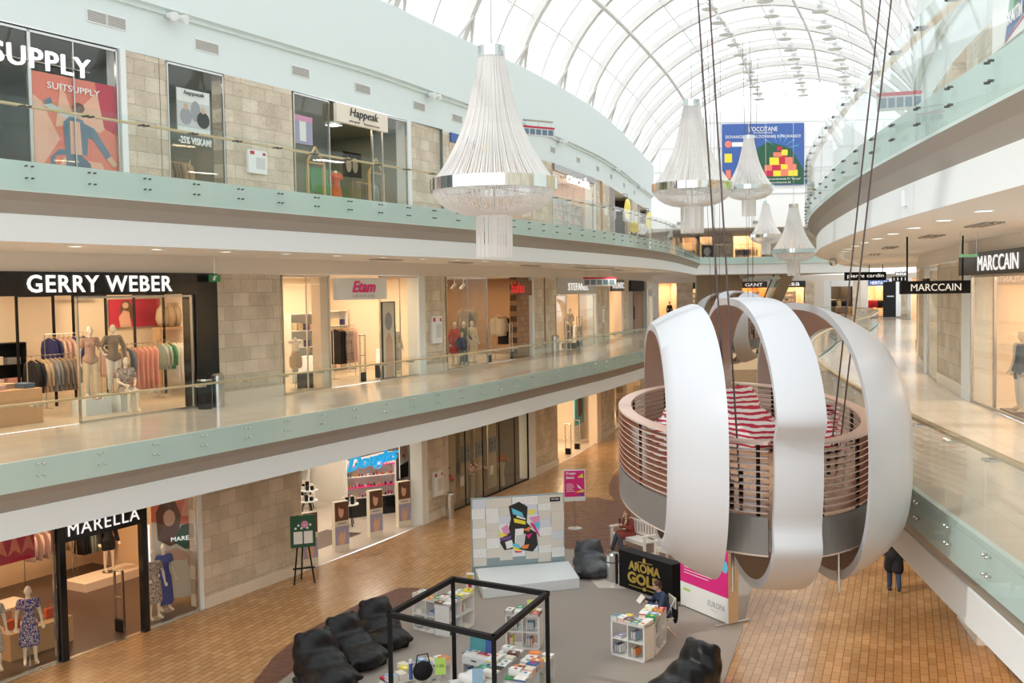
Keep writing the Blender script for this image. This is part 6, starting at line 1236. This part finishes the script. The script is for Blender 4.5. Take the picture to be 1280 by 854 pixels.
person((PRD[0],PRD[1],-.03),rzR,'person with short brown hair and glasses in navy jumper reading a book','read',[('shirt','inkblue'),('trousers','black',PR['black'])],HD,'short')
def LR(u,v,z): ca,sa=math.cos(rzR),math.sin(rzR); return (PRD[0]+u*ca-v*sa,PRD[1]+u*sa+v*ca,z)
t=thing('open_book','open book with black cover in the hands of the seated reader','book',LR(0,-.46,.86),rzR); t.rotation_euler=(-.7,0,rzR)
for s in (-1,1):
    b=MB(); b.poly([(0,0,-.10),(s*.14,-.035,-.10),(s*.14,-.035,.11),(0,0,.11)],0,(0,.006,0)); ob('cover',b,BLACKM,t); b=MB(); b.poly([(0,-.004,-.095),(s*.133,-.045,-.095),(s*.133,-.045,.105),(0,-.004,.105)],0,(0,.007,0)); ob('pages',b,PAPER,t)
t=thing('eyeglasses','dark eyeglasses on the seated reader','glasses',LR(0,-.10,1.17),rzR); b=MB()
for s in (-1,1): b.tube([(s*.03+.024*math.cos(a*PI/5),-.098,.01+.02*math.sin(a*PI/5)) for a in range(11)],.003,5); b.tube([(s*.054,-.098,.01),(s*.074,.0,.01)],.003,4)
ob('spectacle_frame',b,BLACKM,t)
t=thing('folding_chair','cream folding chair with metal legs under the reader','chair',(PRD[0],PRD[1],.017),rzR); b=MB(); b.box((-.2,-.15,.40),(.2,.24,.43)); ob('seat',b,PR['cream'],t,bevel=.01); b=MB(); b.box((-.2,.27,.62),(.2,.30,.88)); ob('backrest',b,PR['cream'],t,bevel=.01)
for s in (-.2,.2): 
    b=MB(); b.tube([(s,-.22,0),(s,.28,.9)],.012,6); ob('leg',b,STEEL,t); b=MB(); b.tube([(s*.9,.3,0),(s*.9,-.12,.42)],.012,6); ob('leg',b,STEEL,t)
t=thing('draped_jacket','black jacket hanging on the folding chair back','jacket',LR(.0,.34,.25),rzR); b=MB(); b.sph((0,0,.3),(.17,.05,.3),0,14,10); ob('jacket_cloth',b,FB['black'],t,smooth=True)
PZ['walk']=pose(kn=[(-.09,.04,.50),(.09,-.12,.52)],an=[(-.09,.22,.16),(.09,-.10,.09)],to=[(-.10,.14,.06),(.10,-.24,.035)],el=[(-.25,.08,1.12),(.24,-.02,1.12)],wr=[(-.26,.02,.90),(.24,-.14,.92)],ha=[(-.27,-.02,.82),(.24,-.19,.85)])
person((9.83,26.7,.0),PI-.2,'person in black coat walking away with a shoulder bag below the pod','walk',[('coat','black'),('trousers','inkblue',PR['black'])],HD,'short',scale=1.03)
t=thing('shoulder_bag','black shoulder bag carried by the walking person','bag',(10.13,26.62,.95),-.2); b=MB(); b.sph((0,0,0),(.09,.18,.17),0,14,10); ob('bag_body',b,BLACKM,t,smooth=True); b=MB(); b.tube([(0,-.12,.1),(-.12,-.05,.5),(-.12,.05,.5),(0,.12,.1)],.012,6); ob('bag_strap',b,BLACKM,t)
person((13.3,87.5,F1),.3,'tiny person in black far off on the middle left gallery','std',[('coat','black'),('trousers','black',PR['black'])],HD,'short')
q=seg('L',54.5,56.5,F2).P(.6,-1.3); person(q,.4+PI,'person in white shirt on the upper left gallery by the yellow signs','std',[('shirt','white'),('trousers','grey',PR['grey'])],HD,'short')
q=seg('L',52.3,53.3,F2).P(.3,-1.2); mannequin(q,.2,'yellow shirted form beside the person on the upper left gallery','std',(('shirt','yellow'),('trousers','black')))
